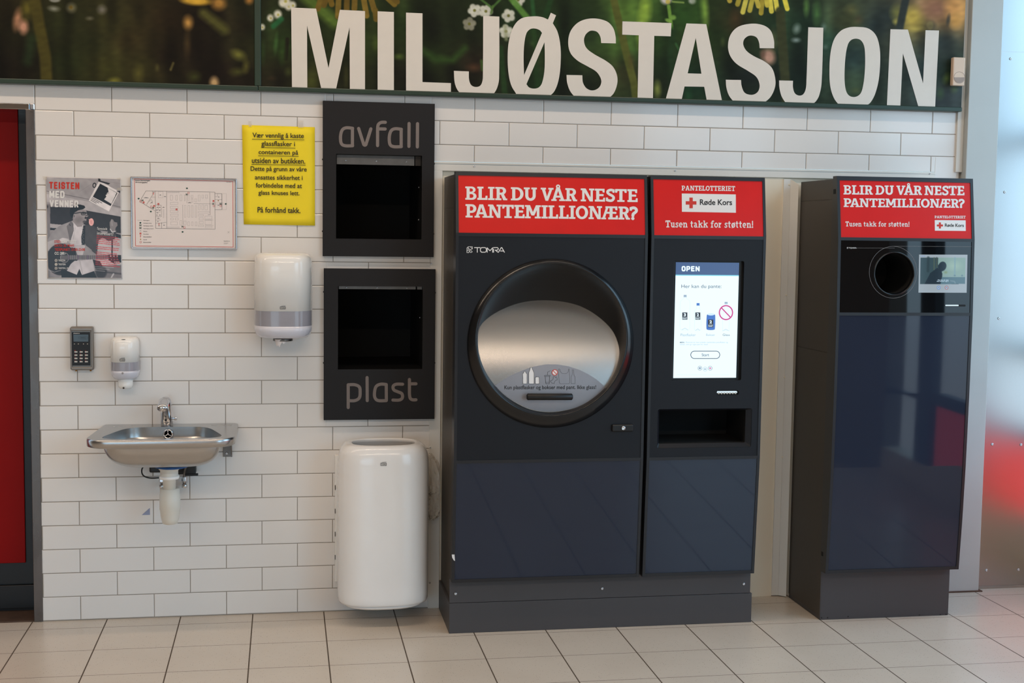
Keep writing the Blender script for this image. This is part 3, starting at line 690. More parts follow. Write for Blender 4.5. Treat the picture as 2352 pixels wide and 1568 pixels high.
    Ln([(1100, -5), (1130, 18), (1152, -4)], 5, (80, 122, 60), .9, 3); Ln([(1132, 14), (1128, 30)], 5, (84, 120, 56), .9, 3); Ln([(1172, -6), (1210, 40)], 14, (96, 146, 64), .95, 5); Ln([(1222, -5), (1226, 40)], 9, (46, 92, 50), .9, 5); Ln([(1266, -5), (1254, 36)], 13, (38, 70, 36), .9, 6)
    Ln([(1150, 110), (1160, 220)], 13, (42, 72, 36), .8, 6); Ln([(1160, 60), (1163, 90)], 8, (160, 166, 130), .7, 6); Ln([(1226, 70), (1230, 110)], 11, (44, 74, 36), .8, 6); B(1222, 100, 8, 8, (70, 100, 54), .6, 0, 1); Ln([(1228, 150), (1236, 200)], 12, (38, 66, 34), .8, 8)
    Ln([(1408, -8), (1424, 60), (1440, 130), (1456, 190), (1462, 240)], 17, (92, 98, 44), .97, 4); B(1474, 60, 16, 70, (150, 186, 70), .9, 3, .9); B(1484, 20, 18, 44, (166, 204, 78), .8, 0, .9); B(1450, 140, 10, 26, (84, 70, 40), .6, 0, 1)
    B(1530, -2, 15, 14, (222, 218, 216), .95, 0, .6); B(1534, 4, 6, 6, (206, 190, 90), .9); B(1590, 2, 10, 9, (206, 208, 206), .9, 20, .6); Ln([(1545, 4), (1570, 6)], 4, (140, 170, 90), .9, 2); Ln([(1536, 14), (1542, 60)], 8, (120, 166, 70), .95, 3); B(1535, 47, 9, 5, (140, 186, 84), .9, 20, .6); B(1546, 40, 8, 7, (130, 176, 80), .9, 0, .6); Ln([(1540, 56), (1545, 66)], 5, (70, 120, 50), .9, 3); Ln([(1552, 100), (1560, 115)], 5, (60, 110, 60), .7, 3); Ln([(1548, 70), (1538, 130), (1548, 170)], 12, (36, 62, 34), .7, 8)
    B(1618, 20, 13, 60, (140, 182, 76), .9, -4, .9); B(1600, 30, 22, 70, (60, 100, 40), .6, 0, 1); B(1690, 40, 20, 30, (92, 66, 40), .6, 0, 1); B(1510, 205, 12, 26, (150, 164, 80), .8, 0, .9); B(1580, 220, 14, 30, (40, 96, 54), .6, 0, 1)
    for x0, y0, x1, y1, c in [(1700, -10, 1694, 10, (170, 156, 60)), (1716, -10, 1706, 28, (214, 204, 92)), (1730, -10, 1722, 24, (196, 184, 76)), (1752, -10, 1748, 30, (176, 160, 60)), (1768, -10, 1772, 26, (236, 222, 90)), (1780, -10, 1785, 22, (248, 234, 96)), (1800, -10, 1808, 20, (236, 222, 84)), (1672, -10, 1676, 2, (190, 170, 70)), (1736, -8, 1742, 14, (206, 190, 80)), (1760, -8, 1762, 12, (216, 200, 80))]:
        Ln([(x0, y0), (x1, y1)], 11, c, 1, 2)
    Ln([(1792, 26), (1796, 90), (1804, 190), (1808, 250)], 22, (62, 66, 40), .95, 5); B(1776, 95, 12, 40, (118, 116, 76), .7, 0, 1); B(1766, 130, 18, 22, (206, 160, 140), .95, -20, .7); B(1752, 125, 10, 18, (120, 90, 76), .8, 0, .9)
    B(1830, 66, 12, 16, (156, 178, 168), .8, 15, .9); B(1828, 92, 14, 8, (150, 170, 166), .85, 0, .9); B(1892, 62, 9, 14, (120, 146, 134), .7, 0, 1); B(1852, 16, 10, 30, (110, 160, 80), .8, 0, 1); B(1876, 30, 14, 40, (84, 130, 70), .8, 0, 1); B(1896, 108, 8, 8, (110, 130, 120), .6, 0, 1); B(1955, 22, 22, 18, (110, 110, 66), .7, 0, 1); B(1972, 45, 14, 14, (90, 74, 52), .6, 0, 1); B(1966, 208, 16, 10, (84, 96, 60), .8, 0, 1); B(1660, 96, 8, 14, (80, 96, 50), .6, 0, 1)
    B(2060, 30, 20, 26, (140, 140, 72), .8, 0, .9); B(2095, 40, 34, 34, (206, 180, 84), .9, 10, .8); B(2060, 50, 12, 10, (180, 170, 86), .8, 0, .8); B(2102, 66, 28, 10, (200, 180, 90), .7, 0, .9); B(2150, 20, 42, 34, (150, 106, 84), .85, 0, .9); B(2192, 16, 30, 40, (226, 164, 96), .95, 0, .9); B(2196, 48, 18, 24, (224, 168, 92), .9, 10, .8); B(2140, 60, 14, 16, (70, 70, 60), .8, 0, 1); B(2178, 46, 6, 18, (66, 66, 60), .8, 10, .8); B(2136, 58, 9, 11, (150, 136, 84), .6)
    Ln([(2082, -10), (2066, 66)], 17, (50, 58, 56), .97, 5)
    B(2174, 180, 12, 18, (96, 120, 66), .8, 20, 1); B(2192, 206, 12, 12, (100, 118, 80), .7, 0, 1); B(2160, 215, 12, 20, (70, 100, 60), .6, 0, 1); p.noise(0.05, 4, 5, 9)
    return p.I*0.92
m_mural = vcol_mat('mural_print', 0.55, 0.15)
def mural_board(name, label, x0, x1, step):
    root = thing(name, label, 'mural', ((x0+x1)/2, -0.02, 2.24), 'mural boards along the top of the wall')
    z0, z1 = 2.256, 2.80
    nx = int((x1-x0)/step); nz = int((z1-z0)/step)
    print_grid(lambda u, v: (x0+(x1-x0)*u, YM, z0+(z1-z0)*v), nx, nz, mural_colours(nx, nz, x0, x1, z0, z1), 'photo_print', m_mural, root)
    MB().box(x0, x1, YM+0.001, -0.006, z0, z1, m_green).build('backing_board', root)
    return root
mur1 = mural_board('mural_board', 'dark blurred flower mural without lettering, above the red doorway and poster', -1.3, 0.583, 0.0027)
MB().box(-1.3, 0.5975, -0.040, -0.004, 2.238, 2.2575, m_green, 0.003).build('frame_rail', mur1)
MB().box(0.583, 0.6105, -0.041, -0.004, 2.2575, 2.80, m_green, 0.003).build('frame_post', mur1)
mur2 = mural_board('mural_board', 'flower meadow mural with large white MILJØSTASJON lettering above the machines', 0.6110, 3.755, 0.0027)
MB().box(0.5985, 3.757, -0.040, -0.004, 2.238, 2.2575, m_green, 0.003).build('frame_rail', mur2)
z2 = lambda pts, ox, sc: [(ox+p[0]/sc, p[1]/sc)+tuple(p[2:]) for p in pts]
K1, K2, K3 = 2.529, 2.94, 2.529
LET = []
def letter(outer, ox, sc, holes=(), curved=True):
    f = (lambda q: smooth_outline(q)) if curved else (lambda q: [p[:2] for p in q])
    LET.append((f(z2(outer, ox, sc)), [f(z2(h, ox, sc)) for h in holes]))
letter([(275, 44), (420, 50), (492, 395), (558, 57), (704, 64), (704, 536), (616, 533), (614, 158), (533, 530), (453, 528), (367, 148), (369, 524), (280, 520)], 560, K1, curved=False)
letter([(492, 76), (602, 81), (602, 630), (492, 625)], 700, K2, curved=False)
letter([(684, 85), (795, 90), (795, 554), (987, 561), (987, 641), (684, 632)], 700, K2, curved=False)
letter([(1205, 107, 1), (1314, 112, 1), (1312, 530), (1300, 590), (1276, 632), (1250, 650, 1), (1063, 643, 1), (1030, 605), (1012, 555), (1007, 478, 1), (1108, 482, 1), (1110, 540), (1125, 575), (1155, 587), (1185, 578), (1200, 545), (1203, 500)], 700, K2)
letter([(1550, 110), (1605, 116), (1642, 132, 1), (1662, 86, 1), (1697, 103, 1), (1675, 157, 1), (1705, 210), (1724, 290), (1729, 390), (1718, 520), (1688, 612), (1640, 661, 1), (1417, 655, 1), (1427, 632, 1), (1396, 580), (1378, 510), (1370, 400), (1378, 280), (1410, 180), (1462, 125)], 700, K2,
       [[(1550, 192), (1585, 203), (1602, 222, 1), (1481, 507, 1), (1478, 400), (1482, 300), (1497, 225), (1520, 198)], [(1619, 285, 1), (1621, 380), (1618, 480), (1602, 560), (1580, 590), (1548, 598), (1515, 590), (1497, 568, 1)]])
letter([(745, 252, 1), (743, 210), (728, 160), (690, 123), (610, 107), (535, 125), (485, 175), (468, 240), (480, 305), (520, 350), (580, 385), (630, 415), (655, 450), (660, 480), (645, 510), (610, 525), (575, 513), (554, 480), (550, 437, 1), (458, 435, 1), (462, 480), (480, 530), (515, 572, 1), (690, 578, 1), (730, 545), (752, 490), (752, 440), (730, 390), (690, 355), (620, 315), (575, 280), (560, 240), (567, 205), (590, 182), (612, 178), (638, 187), (655, 215), (660, 250, 1)], 1120, K3)
letter([(783, 124), (1068, 134), (1064, 211), (968, 208), (960, 585), (871, 581), (878, 205), (782, 201)], 1120, K3, curved=False)
letter([(1155, 136), (1270, 140), (1364, 597), (1275, 594), (1258, 504), (1144, 502), (1125, 589), (1032, 586)], 1120, K3, [[(1209, 220), (1242, 428), (1162, 426)]], curved=False)
letter([(965, 326, 1), (963, 270), (940, 205), (890, 170), (810, 160), (720, 182), (670, 235), (653, 310), (667, 375), (710, 430), (790, 480), (845, 520), (866, 570), (860, 610), (838, 633), (805, 640), (765, 625), (745, 580), (741, 540, 1), (638, 538, 1), (642, 590), (660, 645), (698, 694, 1), (893, 697, 1), (940, 655), (970, 590), (972, 530), (950, 460), (900, 415), (830, 380), (780, 345), (757, 305), (760, 270), (782, 247), (810, 240), (845, 252), (862, 285), (867, 325, 1)], 1450, K2)
letter([(1195, 184, 1), (1297, 187, 1), (1285, 560), (1270, 640), (1248, 682), (1217, 707, 1), (1048, 703, 1), (1015, 650), (1000, 590), (998, 543, 1), (1092, 545, 1), (1092, 590), (1105, 630), (1133, 645), (1160, 637), (1178, 600), (1183, 540)], 1450, K2)
letter([(1530, 182), (1600, 192), (1650, 235), (1675, 310), (1681, 400), (1672, 530), (1648, 630), (1618, 688), (1590, 713, 1), (1405, 711, 1), (1370, 665), (1345, 590), (1338, 490), (1345, 360), (1370, 265), (1415, 208), (1470, 185)], 1450, K2,
       [[(1518, 261), (1550, 272), (1572, 310), (1579, 380), (1577, 480), (1565, 580), (1545, 635), (1505, 655), (1465, 640), (1445, 590), (1440, 500), (1447, 380), (1463, 300), (1485, 270)]])
letter([(1750, 197), (1868, 200), (1970, 563), (1987, 204), (2078, 206), (2052, 720), (1938, 718), (1834, 360), (1817, 716), (1726, 715)], 1450, K2, curved=False)
SM = wallS(YM)
for outer, holes in LET:
    mb = MB(); pxpoly(mb, outer, SM, m_mletter, holes, 0.0008); mb.build('letter', mur2)

# motion sensor at the right end of the mural
mb = MB(); a, b = U(2190.5, 131, -0.07), U(2217.5, 197, -0.07)
pir = thing('motion_sensor', 'beige motion sensor fixed at the right end of the mural', 'sensor', ((a[0]+b[0])/2, -0.035, b[2]))
MB().box(a[0], a[0]+0.058, -0.070, -0.044, b[2], a[2], m_pir, 0.004, 3).build('housing', pir)
S = wallS(-0.0703); c = (2203.5, 178)
mb = MB(); ringpoly(mb, c[0], c[1], 13, 0.8, S, m_pirlens, 0.0003, 13.5)
pxpoly(mb, ell(c[0], c[1]-1, 12, 13, 20, 0.05, math.pi-0.05), S, m_pirlens, (), 0.0006); mb.build('lens', pir)

# ================================================================== papers on the wall
def sheet(name, corners, Y, m, parent=None, nx=10, nz=14, wav=0.0012, seed=1):
    """a slightly wavy thin sheet between four pixel corners (tl, tr, br, bl)"""
    r = np.random.default_rng(seed); ph = r.uniform(0, 6, 6)
    P = [U(x, y, Y) for x, y in corners]
    V = []
    for k in (0, 1):
        for j in range(nz+1):
            for i in range(nx+1):
                u, v = i/nx, j/nz
                p = (P[0]*(1-u)+P[1]*u)*(1-v)+(P[3]*(1-u)+P[2]*u)*v
                d = wav*(math.sin(5*u+ph[0]+3*v)+math.sin(9*v+ph[1]+2*u)+0.6*math.sin(14*u-7*v+ph[2]))/2.6+wav*0.9
                V.append((p[0], Y-d+k*0.0006, p[2]))
    n = (nx+1)*(nz+1); F = []
    for j in range(nz):
        for i in range(nx):
            a = j*(nx+1)+i; q = (a, a+nx+1, a+nx+2, a+1); F.append(q); F.append(tuple(t+n for t in q[::-1]))
    edge = [i for i in range(nx+1)]+[j*(nx+1)+nx for j in range(1, nz+1)]+[nz*(nx+1)+i for i in range(nx-1, -1, -1)]+[j*(nx+1) for j in range(nz-1, 0, -1)]
    for a, b in zip(edge, edge[1:]+edge[:1]): F.append((a, b, b+n, a+n))
    return MB().add(V, F, m, True).build(name, parent)
c = U(640, 517, 0)
note = thing('notice', 'yellow paper notice with black Norwegian text taped to the tiles', 'notice', (c[0], -0.002, c[2]))
sheet('paper', [(556, 287), (723, 292), (723.5, 518), (560, 515)], -0.0022, m_yellow, note, wav=0.0016, seed=3)
S = wallS(-0.0062)
lines = [('Vær vennlig å kaste', 580, 304.5, 698, 319), ('glassflasker i', 600.5, 323.5, 677.5, 338), ('containeren på', 594, 343.5, 685, 357), ('utsiden av butikken.', 578.5, 362, 701, 374.5),
         ('Dette på grunn av våre', 575.5, 381.5, 704.5, 395.5), ('ansattes sikkerhet i', 585.5, 401.5, 695, 412), ('forbindelse med at', 587.5, 419.5, 693.5, 430.5), ('glass knuses lett.', 593.5, 437, 688, 450), ('På forhånd takk.', 591.5, 475, 690, 488)]
mb = MB()
for i, (t, x0, y0, x1, y1) in enumerate(lines):
    text(mb, t, (x0, y0, x1, y1, 1.6), S, m_blk_ink, 0.012)
    if i < 4: mb.strokes([[(x0-1, y1+(0.6 if i != 3 else 3)), (x1+1, y1+(2.2 if i != 3 else 4.6))]], 1.1, S, m_blk_ink, cap=False, off=0.0004)
mb.build('printed_text', note)
for k, cs in enumerate([[(571, 278), (578, 278), (578, 291), (571, 291)], [(685, 277), (697, 277), (697, 293), (685, 293)]]):
    S2 = wallS(-0.0068); mb = MB(); pxpoly(mb, cs, S2, m_tape); mb.build('tape', note)

# concert poster
def raster(corners, Y, nx, nz):
    P = [U(x, y, Y) for x, y in corners]
    fn = lambda u, v: (P[3]*(1-u)+P[2]*u)*(1-v)+(P[0]*(1-u)+P[1]*u)*v
    us = np.linspace(0, 1, nx+1); vs = np.linspace(1, 0, nz+1)
    G = np.array([[fn(u, v) for u in us] for v in vs]); return fn, project(G)
ZP = lambda pts: [(90+x/6.03, 390+y/6.03) for x, y in pts]
def zp(x, y): return 90+x/6.03, 390+y/6.03
c = U(190, 639, 0)
poster = thing('concert_poster', 'laminated black and white concert poster of a guitarist with red title', 'poster', (c[0], -0.002, c[2]))
sheet('laminate', [(104.5, 405), (277.5, 409.5), (281, 641), (109, 639.5)], -0.0022, m_lam, poster, wav=0.0004)
fn, (X, Y) = raster([(106, 407), (276, 411), (279, 638), (111, 637)], -0.0046, 300, 398)
p = Paint((X-90)*6.03, (Y-390)*6.03, (170, 164, 166))
Pp, Pb, Pl = p.poly, p.blob, p.line
p.I = p.I*(0.97-0.06*np.clip((p.Y-100)/400, 0, 1))[..., None]
Pl([(90, 290), (700, 410), (1140, 520)], 8, (96, 92, 94), .8, 4); Pl([(400, 100), (1140, 190)], 5, (140, 134, 136), .7, 4); Pl([(560, 300), (720, 200)], 5, (138, 132, 134), .6, 4)
Pp([(90, 330), (690, 440), (1140, 540), (1140, 660), (640, 560), (90, 440)], (186, 180, 182), .7)
Pp([(150, 510), (420, 520), (640, 560), (1135, 648), (1135, 880), (800, 830), (150, 760)], (52, 47, 48))
Pp([(90, 470), (152, 480), (152, 1500), (90, 1500)], (128, 122, 124)); Pb(104, 510, 24, 26, (60, 56, 58), .9)
Pp([(150, 745), (420, 770), (420, 860), (150, 880)], (176, 170, 172)); Pp([(150, 800), (300, 812), (300, 840), (150, 835)], (40, 38, 38)); Pp([(150, 840), (400, 850), (300, 1480), (150, 1480)], (142, 136, 138))
Pp([(1060, 880), (1140, 900), (1140, 950), (1060, 930)], (40, 38, 38)); Pp([(800, 960), (1140, 950), (1140, 1310), (800, 1330)], (186, 180, 182)); Pp([(1000, 960), (1020, 960), (1020, 1180), (1000, 1180)], (40, 38, 38)); Pp([(780, 1320), (1140, 1320), (1140, 1500), (760, 1500)], (120, 114, 116)); Pl([(780, 1400), (1140, 1440)], 24, (70, 66, 68), .8, 10); Pl([(1000, 1490), (1030, 1440)], 20, (190, 186, 188), .9, 6)
for k in range(5): Pl([(150, 1240+60*k), (300, 1246+60*k)], 4, (100, 95, 97), .6, 3)
# jacket, raised arm, shirt
Pp([(290, 770), (470, 700), (640, 760), (760, 780), (830, 860), (830, 1000), (760, 1180), (700, 1420), (460, 1400), (330, 1100), (180, 1130), (112, 1080), (120, 960), (200, 840)], (150, 145, 147))
Pp([(640, 760), (760, 775), (850, 850), (960, 990), (1040, 960), (1080, 840), (980, 800), (930, 900), (800, 990), (800, 1170), (700, 1100), (610, 1000), (590, 860)], (68, 64, 65))
Pp([(640, 760), (740, 775), (830, 880), (800, 1180), (640, 1050)], (74, 70, 71)); Pp([(820, 900), (960, 985), (1050, 950), (1070, 830), (985, 800), (940, 880)], (70, 66, 67))
Pp([(440, 710), (380, 780), (420, 960), (450, 1000), (520, 800)], (110, 105, 107)); Pp([(410, 740), (440, 770), (425, 775)], (40, 38, 38))
Pp([(470, 700), (540, 790), (610, 760), (600, 900), (580, 1090), (430, 1060), (440, 960), (480, 840)], (206, 200, 204)); Pl([(500, 800), (470, 960)], 10, (180, 174, 178), .8, 8)
Pp([(612, 770), (640, 770), (630, 1040), (590, 1080), (582, 930)], (34, 32, 33))
for k in range(16): Pb(606+10*math.sin(k*2.3), 790+18*k, 7, 5, (150, 146, 148), .7)
Pp([(430, 1040), (620, 1040), (720, 1100), (700, 1180), (420, 1180)], (190, 184, 187)); Pp([(640, 1040), (730, 1110), (700, 1190), (600, 1190)], (150, 145, 147))
# face and hair
Pp([(455, 560), (520, 540), (650, 560), (668, 610), (680, 640), (650, 660), (655, 700), (620, 735), (590, 785), (530, 790), (470, 720), (460, 640)], (150, 142, 143)); Pb(560, 690, 70, 60, (126, 118, 119), .7, 0, .8); Pb(600, 620, 60, 40, (170, 162, 163), .7, 0, .9)
Pb(486, 640, 24, 40, (166, 158, 160), .9, 0, .5); Pb(486, 640, 10, 20, (110, 104, 105), .9)
Pp([(422, 600), (432, 520), (500, 485), (560, 478), (625, 495), (640, 520), (610, 545), (540, 560), (480, 600), (462, 680), (440, 650)], (24, 22, 23))
Pl([(480, 604), (570, 590), (670, 600)], 12, (20, 18, 19), 1, 3); p.mixin(((np.hypot((p.X-610)/34, (p.Y-606)/26) < 1) & (np.hypot((p.X-610)/24, (p.Y-606)/18) > 1))*1.0, (20, 18, 19)); Pb(610, 606, 22, 16, (70, 66, 68), .8); Pl([(640, 590), (672, 600), (668, 630), (640, 632)], 8, (20, 18, 19), 1, 3)
Pb(642, 664, 14, 18, (30, 24, 26), .95, 20); Pb(630, 720, 30, 22, (70, 64, 66), .8)
# raised hand and hands
Pp([(975, 730), (1000, 680), (1025, 690), (1040, 720), (1080, 730), (1085, 770), (1060, 800), (1050, 850), (1000, 850), (980, 800)], (140, 133, 134)); Pl([(1005, 700), (1010, 770)], 14, (170, 163, 164), .8, 8); Pl([(985, 820), (1010, 860), (1055, 850)], 14, (206, 202, 204), .95, 4)
Pp([(280, 960), (320, 940), (410, 955), (410, 985), (350, 1010), (280, 990)], (196, 190, 192)); Pp([(112, 1000), (220, 960), (330, 1010), (330, 1110), (200, 1140), (120, 1120)], (178, 172, 175))
# guitar
Pb(300, 1240, 200, 220, (46, 42, 43), 1, 0, .06); Pb(520, 1200, 110, 150, (44, 40, 41), .0); Pp([(300, 1060), (500, 1080), (530, 1180), (530, 1260), (450, 1260), (430, 1360), (330, 1440), (250, 1420)], (38, 35, 36))
Pb(352, 1215, 62, 72, (140, 135, 136), 1, 0, .04); Pb(352, 1215, 54, 64, (60, 56, 57), 1, 0, .04); Pb(350, 1212, 44, 50, (20, 18, 19), 1, 0, .06)
Pl([(120, 1380), (210, 1415), (300, 1390)], 8, (170, 165, 167), .8, 4); Pl([(505, 1090), (520, 1180)], 8, (170, 166, 168), .8, 4)
Pp([(300, 1182), (960, 1180), (1140, 1178), (1140, 1250), (960, 1236), (400, 1242), (300, 1244)], (84, 79, 81))
for k in range(7): Pl([(300, 1186+9*k), (1000, 1186+8.4*k)], 2.4, (160, 155, 158), .7, 2)
for k, x in enumerate(np.linspace(410, 960, 22)): Pl([(x, 1182), (x, 1240)], 4, (190, 186, 188) if k % 5 else (150, 100, 170), .8, 2)
Pp([(960, 1170), (1130, 1180), (1140, 1280), (1040, 1300), (960, 1250)], (34, 31, 32))
for k in range(3): Pb(990+45*k, 1192, 12, 12, (196, 192, 194), .95); Pb(1050+26*k, 1280, 12, 12, (196, 192, 194), .95); Pb(1000+40*k, 1240, 8, 8, (150, 146, 148), .9)
# shirt tails and trousers
Pp([(490, 1260), (740, 1240), (765, 1400), (590, 1455), (560, 1370), (520, 1450), (380, 1400), (440, 1300)], (196, 190, 194)); Pp([(300, 1390), (380, 1395), (520, 1452), (556, 1370), (592, 1455), (760, 1400), (800, 1500), (310, 1500)], (26, 24, 25)); Pl([(560, 1250), (600, 1440)], 16, (160, 155, 158), .6, 12)
Pb(860, 1420, 80, 90, (48, 44, 45), .9, 20, .3); Pp([(740, 1240), (840, 1260), (880, 1340), (780, 1380)], (40, 37, 38))
# turned white card top right, speech bubble
Pp([(830, 150), (1110, 300), (965, 575), (685, 425)], (222, 216, 216)); Pp([(845, 190), (1085, 320), (990, 500), (742, 372)], (34, 31, 32)); Pp([(950, 250), (1072, 318), (1000, 470), (900, 410), (930, 370), (920, 350), (965, 320)], (214, 208, 208)); Pl([(940, 330), (960, 310)], 12, (214, 208, 208), .9, 4)
for k, (a, b) in enumerate([(735, 870), (725, 824), (715, 790)]): Pl([(a, 386+k*17), (b, 386+k*17+(b-a)*.54)], 8, (60, 56, 57), .9, 2)
Pb(764, 213, 26, 36, (20, 18, 19), 1, 10, .1); Pb(764, 213, 14, 22, (170, 164, 166), 1, 10, .1); Pp([(815, 118), (845, 118), (850, 150), (985, 185), (960, 205), (820, 160)], (40, 37, 38)); Pp([(1070, 290), (1130, 290), (1120, 320), (1080, 300)], (60, 56, 58))
Pl([(640, 270), (650, 350)], 4, (150, 145, 147), .6)
Pb(722, 722, 34, 52, (242, 176, 172), 1, 0, .06); Pp([(684, 684), (712, 680), (700, 712)], (242, 176, 172)); Pl([(715, 700), (716, 750)], 4, (150, 60, 60), .8); Pl([(730, 700), (731, 748)], 4, (150, 60, 60), .8)
# small red and white paragraphs
for k in range(17):
    y = 912+25*k
    if 8 <= k <= 8 or k == 5: continue
    r_ = np.random.default_rng(k)
    x = 800-1.2*k
    while x < 1085:
        L = r_.uniform(18, 46); Pl([(x, y+(x-800)*0.1), (x+L, y+(x+L-800)*0.1)], 9, (206, 36, 44), .85, 5); x += L+12
for k in range(3): Pl([(770, 1340+26*k), (1030-60*k, 1352+26*k)], 7, (196, 190, 192), .7, 5)
Pb(150, 110, 60, 14, (196, 190, 192), .3)
p.noise(0.05, 40, 40, 2); p.I = 128+(p.I-128)*1.12+4
print_grid(fn, 300, 398, p.I, 'printed_photo', vcol_mat('poster_print', 0.2, 0.5), poster)
S = wallS(-0.0050)
def zbox(x0, y0, x1, y1, dr=0, sh=0): a = zp(x0, y0); b = zp(x1, y1); return (a[0], a[1], b[0], b[1], dr/6.03, sh/6.03)
mb = MB()
block(mb, 'TEISTEN', zbox(138, 165, 556, 262, 8, 0), S, m_red_ink, 3.4); block(mb, 'MED', zbox(140, 288, 352, 388, 4, 0), S, m_letter, 3.5); block(mb, 'VENNER', zbox(143, 416, 543, 514, 8, 0), S, m_letter, 3.5)
text(mb, 'STED:', zbox(210, 975, 298, 1012), S, m_red_ink, 0.02); text(mb, 'SLAKTERIET', zbox(306, 977, 516, 1016), S, m_letter, 0.02)
text(mb, 'DATO: 25. MARS', zbox(213, 1030, 484, 1064), S, m_red_ink, 0.02); text(mb, 'TIDSPUNKT: 21:00-23:00', zbox(213, 1084, 634, 1122), S, m_red_ink, 0.02); text(mb, 'CC: 200.-', zbox(213, 1136, 368, 1174), S, m_letter, 0.025)
for k, (t, x1) in enumerate([('TEISTEN', 362), ('TEISTEN', 364), ('TEISTEN_MUSIC', 460)]):
    text(mb, t, zbox(264, 1242+54*k, x1, 1266+54*k), S, m_letter, 0.01)
    a = zp(234, 1254+54*k); ringpoly(mb, a[0], a[1], 3.2, 0.8 if k != 1 else 3.0, S, m_mletter, 0.0004); ringpoly(mb, a[0], a[1], 1.5, 0.6, S, m_mletter if k != 1 else m_blk_ink, 0.0006)
text(mb, 'Spesielt', zbox(802, 790, 945, 836, 10, 0), S, m_letter, 0.0); text(mb, 'interessert?', zbox(802, 850, 1028, 896, 16, 0), S, m_letter, 0.0)
mb.build('printed_text', poster)
for cs in [[(98, 405), (108, 406), (108, 413), (100, 412)], [(268, 409), (277, 407), (278, 413), (270, 413)], [(268, 432), (279, 430), (281, 437), (269, 437)]]:
    mb = MB(); pxpoly(mb, cs, wallS(-0.0056), m_tape); mb.build('tape', poster)

# framed escape plan
a, b = U(299.5, 405.5, -0.02), U(543.5, 573, -0.02)
plan = thing('escape_plan', 'aluminium framed escape plan with floor layout and red border on the tiles', 'sign', ((a[0]+b[0])/2, -0.01, b[2]))
x0, x1, z0, z1 = a[0]-0.001, b[0]+0.002, b[2]-0.001, a[2]
f = 0.007
mb = MB()
mb.box(x0, x1, -0.020, 0.0, z1-f, z1, m_alu, 0.0025, 3).box(x0, x1, -0.020, 0.0, z0, z0+f, m_alu, 0.0025, 3).box(x0, x0+f, -0.020, 0.0, z0+f*.5, z1-f*.5, m_alu, 0.0025, 3).box(x1-f, x1, -0.020, 0.0, z0+f*.5, z1-f*.5, m_alu, 0.0025, 3)
mb.build('frame', plan)
MB().box(x0+f*.5, x1-f*.5, -0.0135, -0.004, z0+f*.5, z1-f*.5, m_paper).build('plan_sheet', plan)
S0 = wallS(-0.0137); q = lambda x, y: (290+x/8.253, 395+y/8.253)
Q = lambda pts: [q(*t) for t in pts]
mb = MB()
def ln(pts, wd, m, cl=False): mb.strokes([Q(list(pts)+([pts[0]] if cl else []))], wd, S0, m, cap=True, off=0.0002)
ln([(155, 132), (2018, 176), (2026, 1420), (178, 1398)], 1.0, m_red_ink, True)
text(mb, 'Extra Storevingen', (*q(175, 146), *q(452, 176), .4), S0, m_blk_ink, .02); text(mb, 'Rømningsplan', (*q(177, 182), *q(402, 212), .4), S0, m_blk_ink, .02); text(mb, 'Plassnr. 206 rev', (*q(1902, 184), *q(1990, 198)), S0, m_blk_ink, 0)
for pts, wd in [([(375, 355), (1680, 380), (1685, 1082), (557, 1066), (553, 738), (255, 556), (375, 355)], .55), ([(548, 360), (556, 740)], .5), ([(765, 365), (770, 1066)], .5), ([(1585, 385), (1592, 808), (1545, 810)], .45), ([(1682, 405), (1810, 408), (1814, 712), (1685, 712)], .5), ([(385, 618), (500, 430), (495, 360)], .45), ([(670, 955), (672, 1066)], .5), ([(560, 625), (660, 628), (668, 840)], .4), ([(560, 712), (665, 712)], .35), ([(560, 845), (668, 845)], .35), ([(560, 910), (655, 910)], .35), ([(560, 968), (665, 968), (760, 952)], .35), ([(605, 630), (605, 710)], .3), ([(480, 475), (548, 475)], .3), ([(1685, 520), (1810, 522)], .35), ([(1685, 465), (1730, 465), (1730, 410)], .3), ([(560, 765), (640, 765)], .3), ([(430, 560), (470, 520), (500, 555), (455, 600)], .3)]: ln(pts, wd, m_blk_ink)
for (xa, ya, xb, yb) in [(832, 440, 876, 532), (936, 440, 970, 532), (1020, 430, 1052, 545), (1100, 430, 1120, 545), (1170, 430, 1195, 545), (1230, 440, 1265, 495), (1230, 510, 1265, 570), (1298, 505, 1332, 568), (1366, 435, 1398, 552), (1435, 432, 1465, 495), (1500, 432, 1540, 495), (834, 572, 978, 612), (834, 648, 978, 690), (834, 722, 978, 764), (838, 796, 984, 838), (842, 872, 892, 908), (928, 872, 985, 908), (844, 944, 970, 1000), (1100, 630, 1130, 855), (1170, 632, 1200, 856), (1236, 634, 1266, 856), (1306, 636, 1334, 856), (1368, 622, 1398, 712), (1432, 622, 1466, 712), (1492, 628, 1540, 714), (1366, 745, 1572, 776), (1368, 804, 1462, 836), (1380, 866, 1460, 908), (1382, 936, 1460, 978), (1368, 1002, 1466, 1032), (1492, 836, 1622, 890), (1494, 916, 1618, 994), (1496, 1026, 1626, 1056), (1018, 920, 1052, 1004), (1094, 926, 1134, 1002), (1166, 942, 1198, 1018), (1238, 944, 1266, 1018), (1306, 946, 1340, 1018), (606, 372, 698, 488), (1820, 410, 1898, 712), (784, 380, 1004, 390), (700, 710, 712, 866), (1690, 580, 1835, 612), (785, 1040, 1004, 1056)]:
    ln([(xa, ya), (xb, ya), (xb, yb), (xa, yb)], .28, m_grey_ink, True)
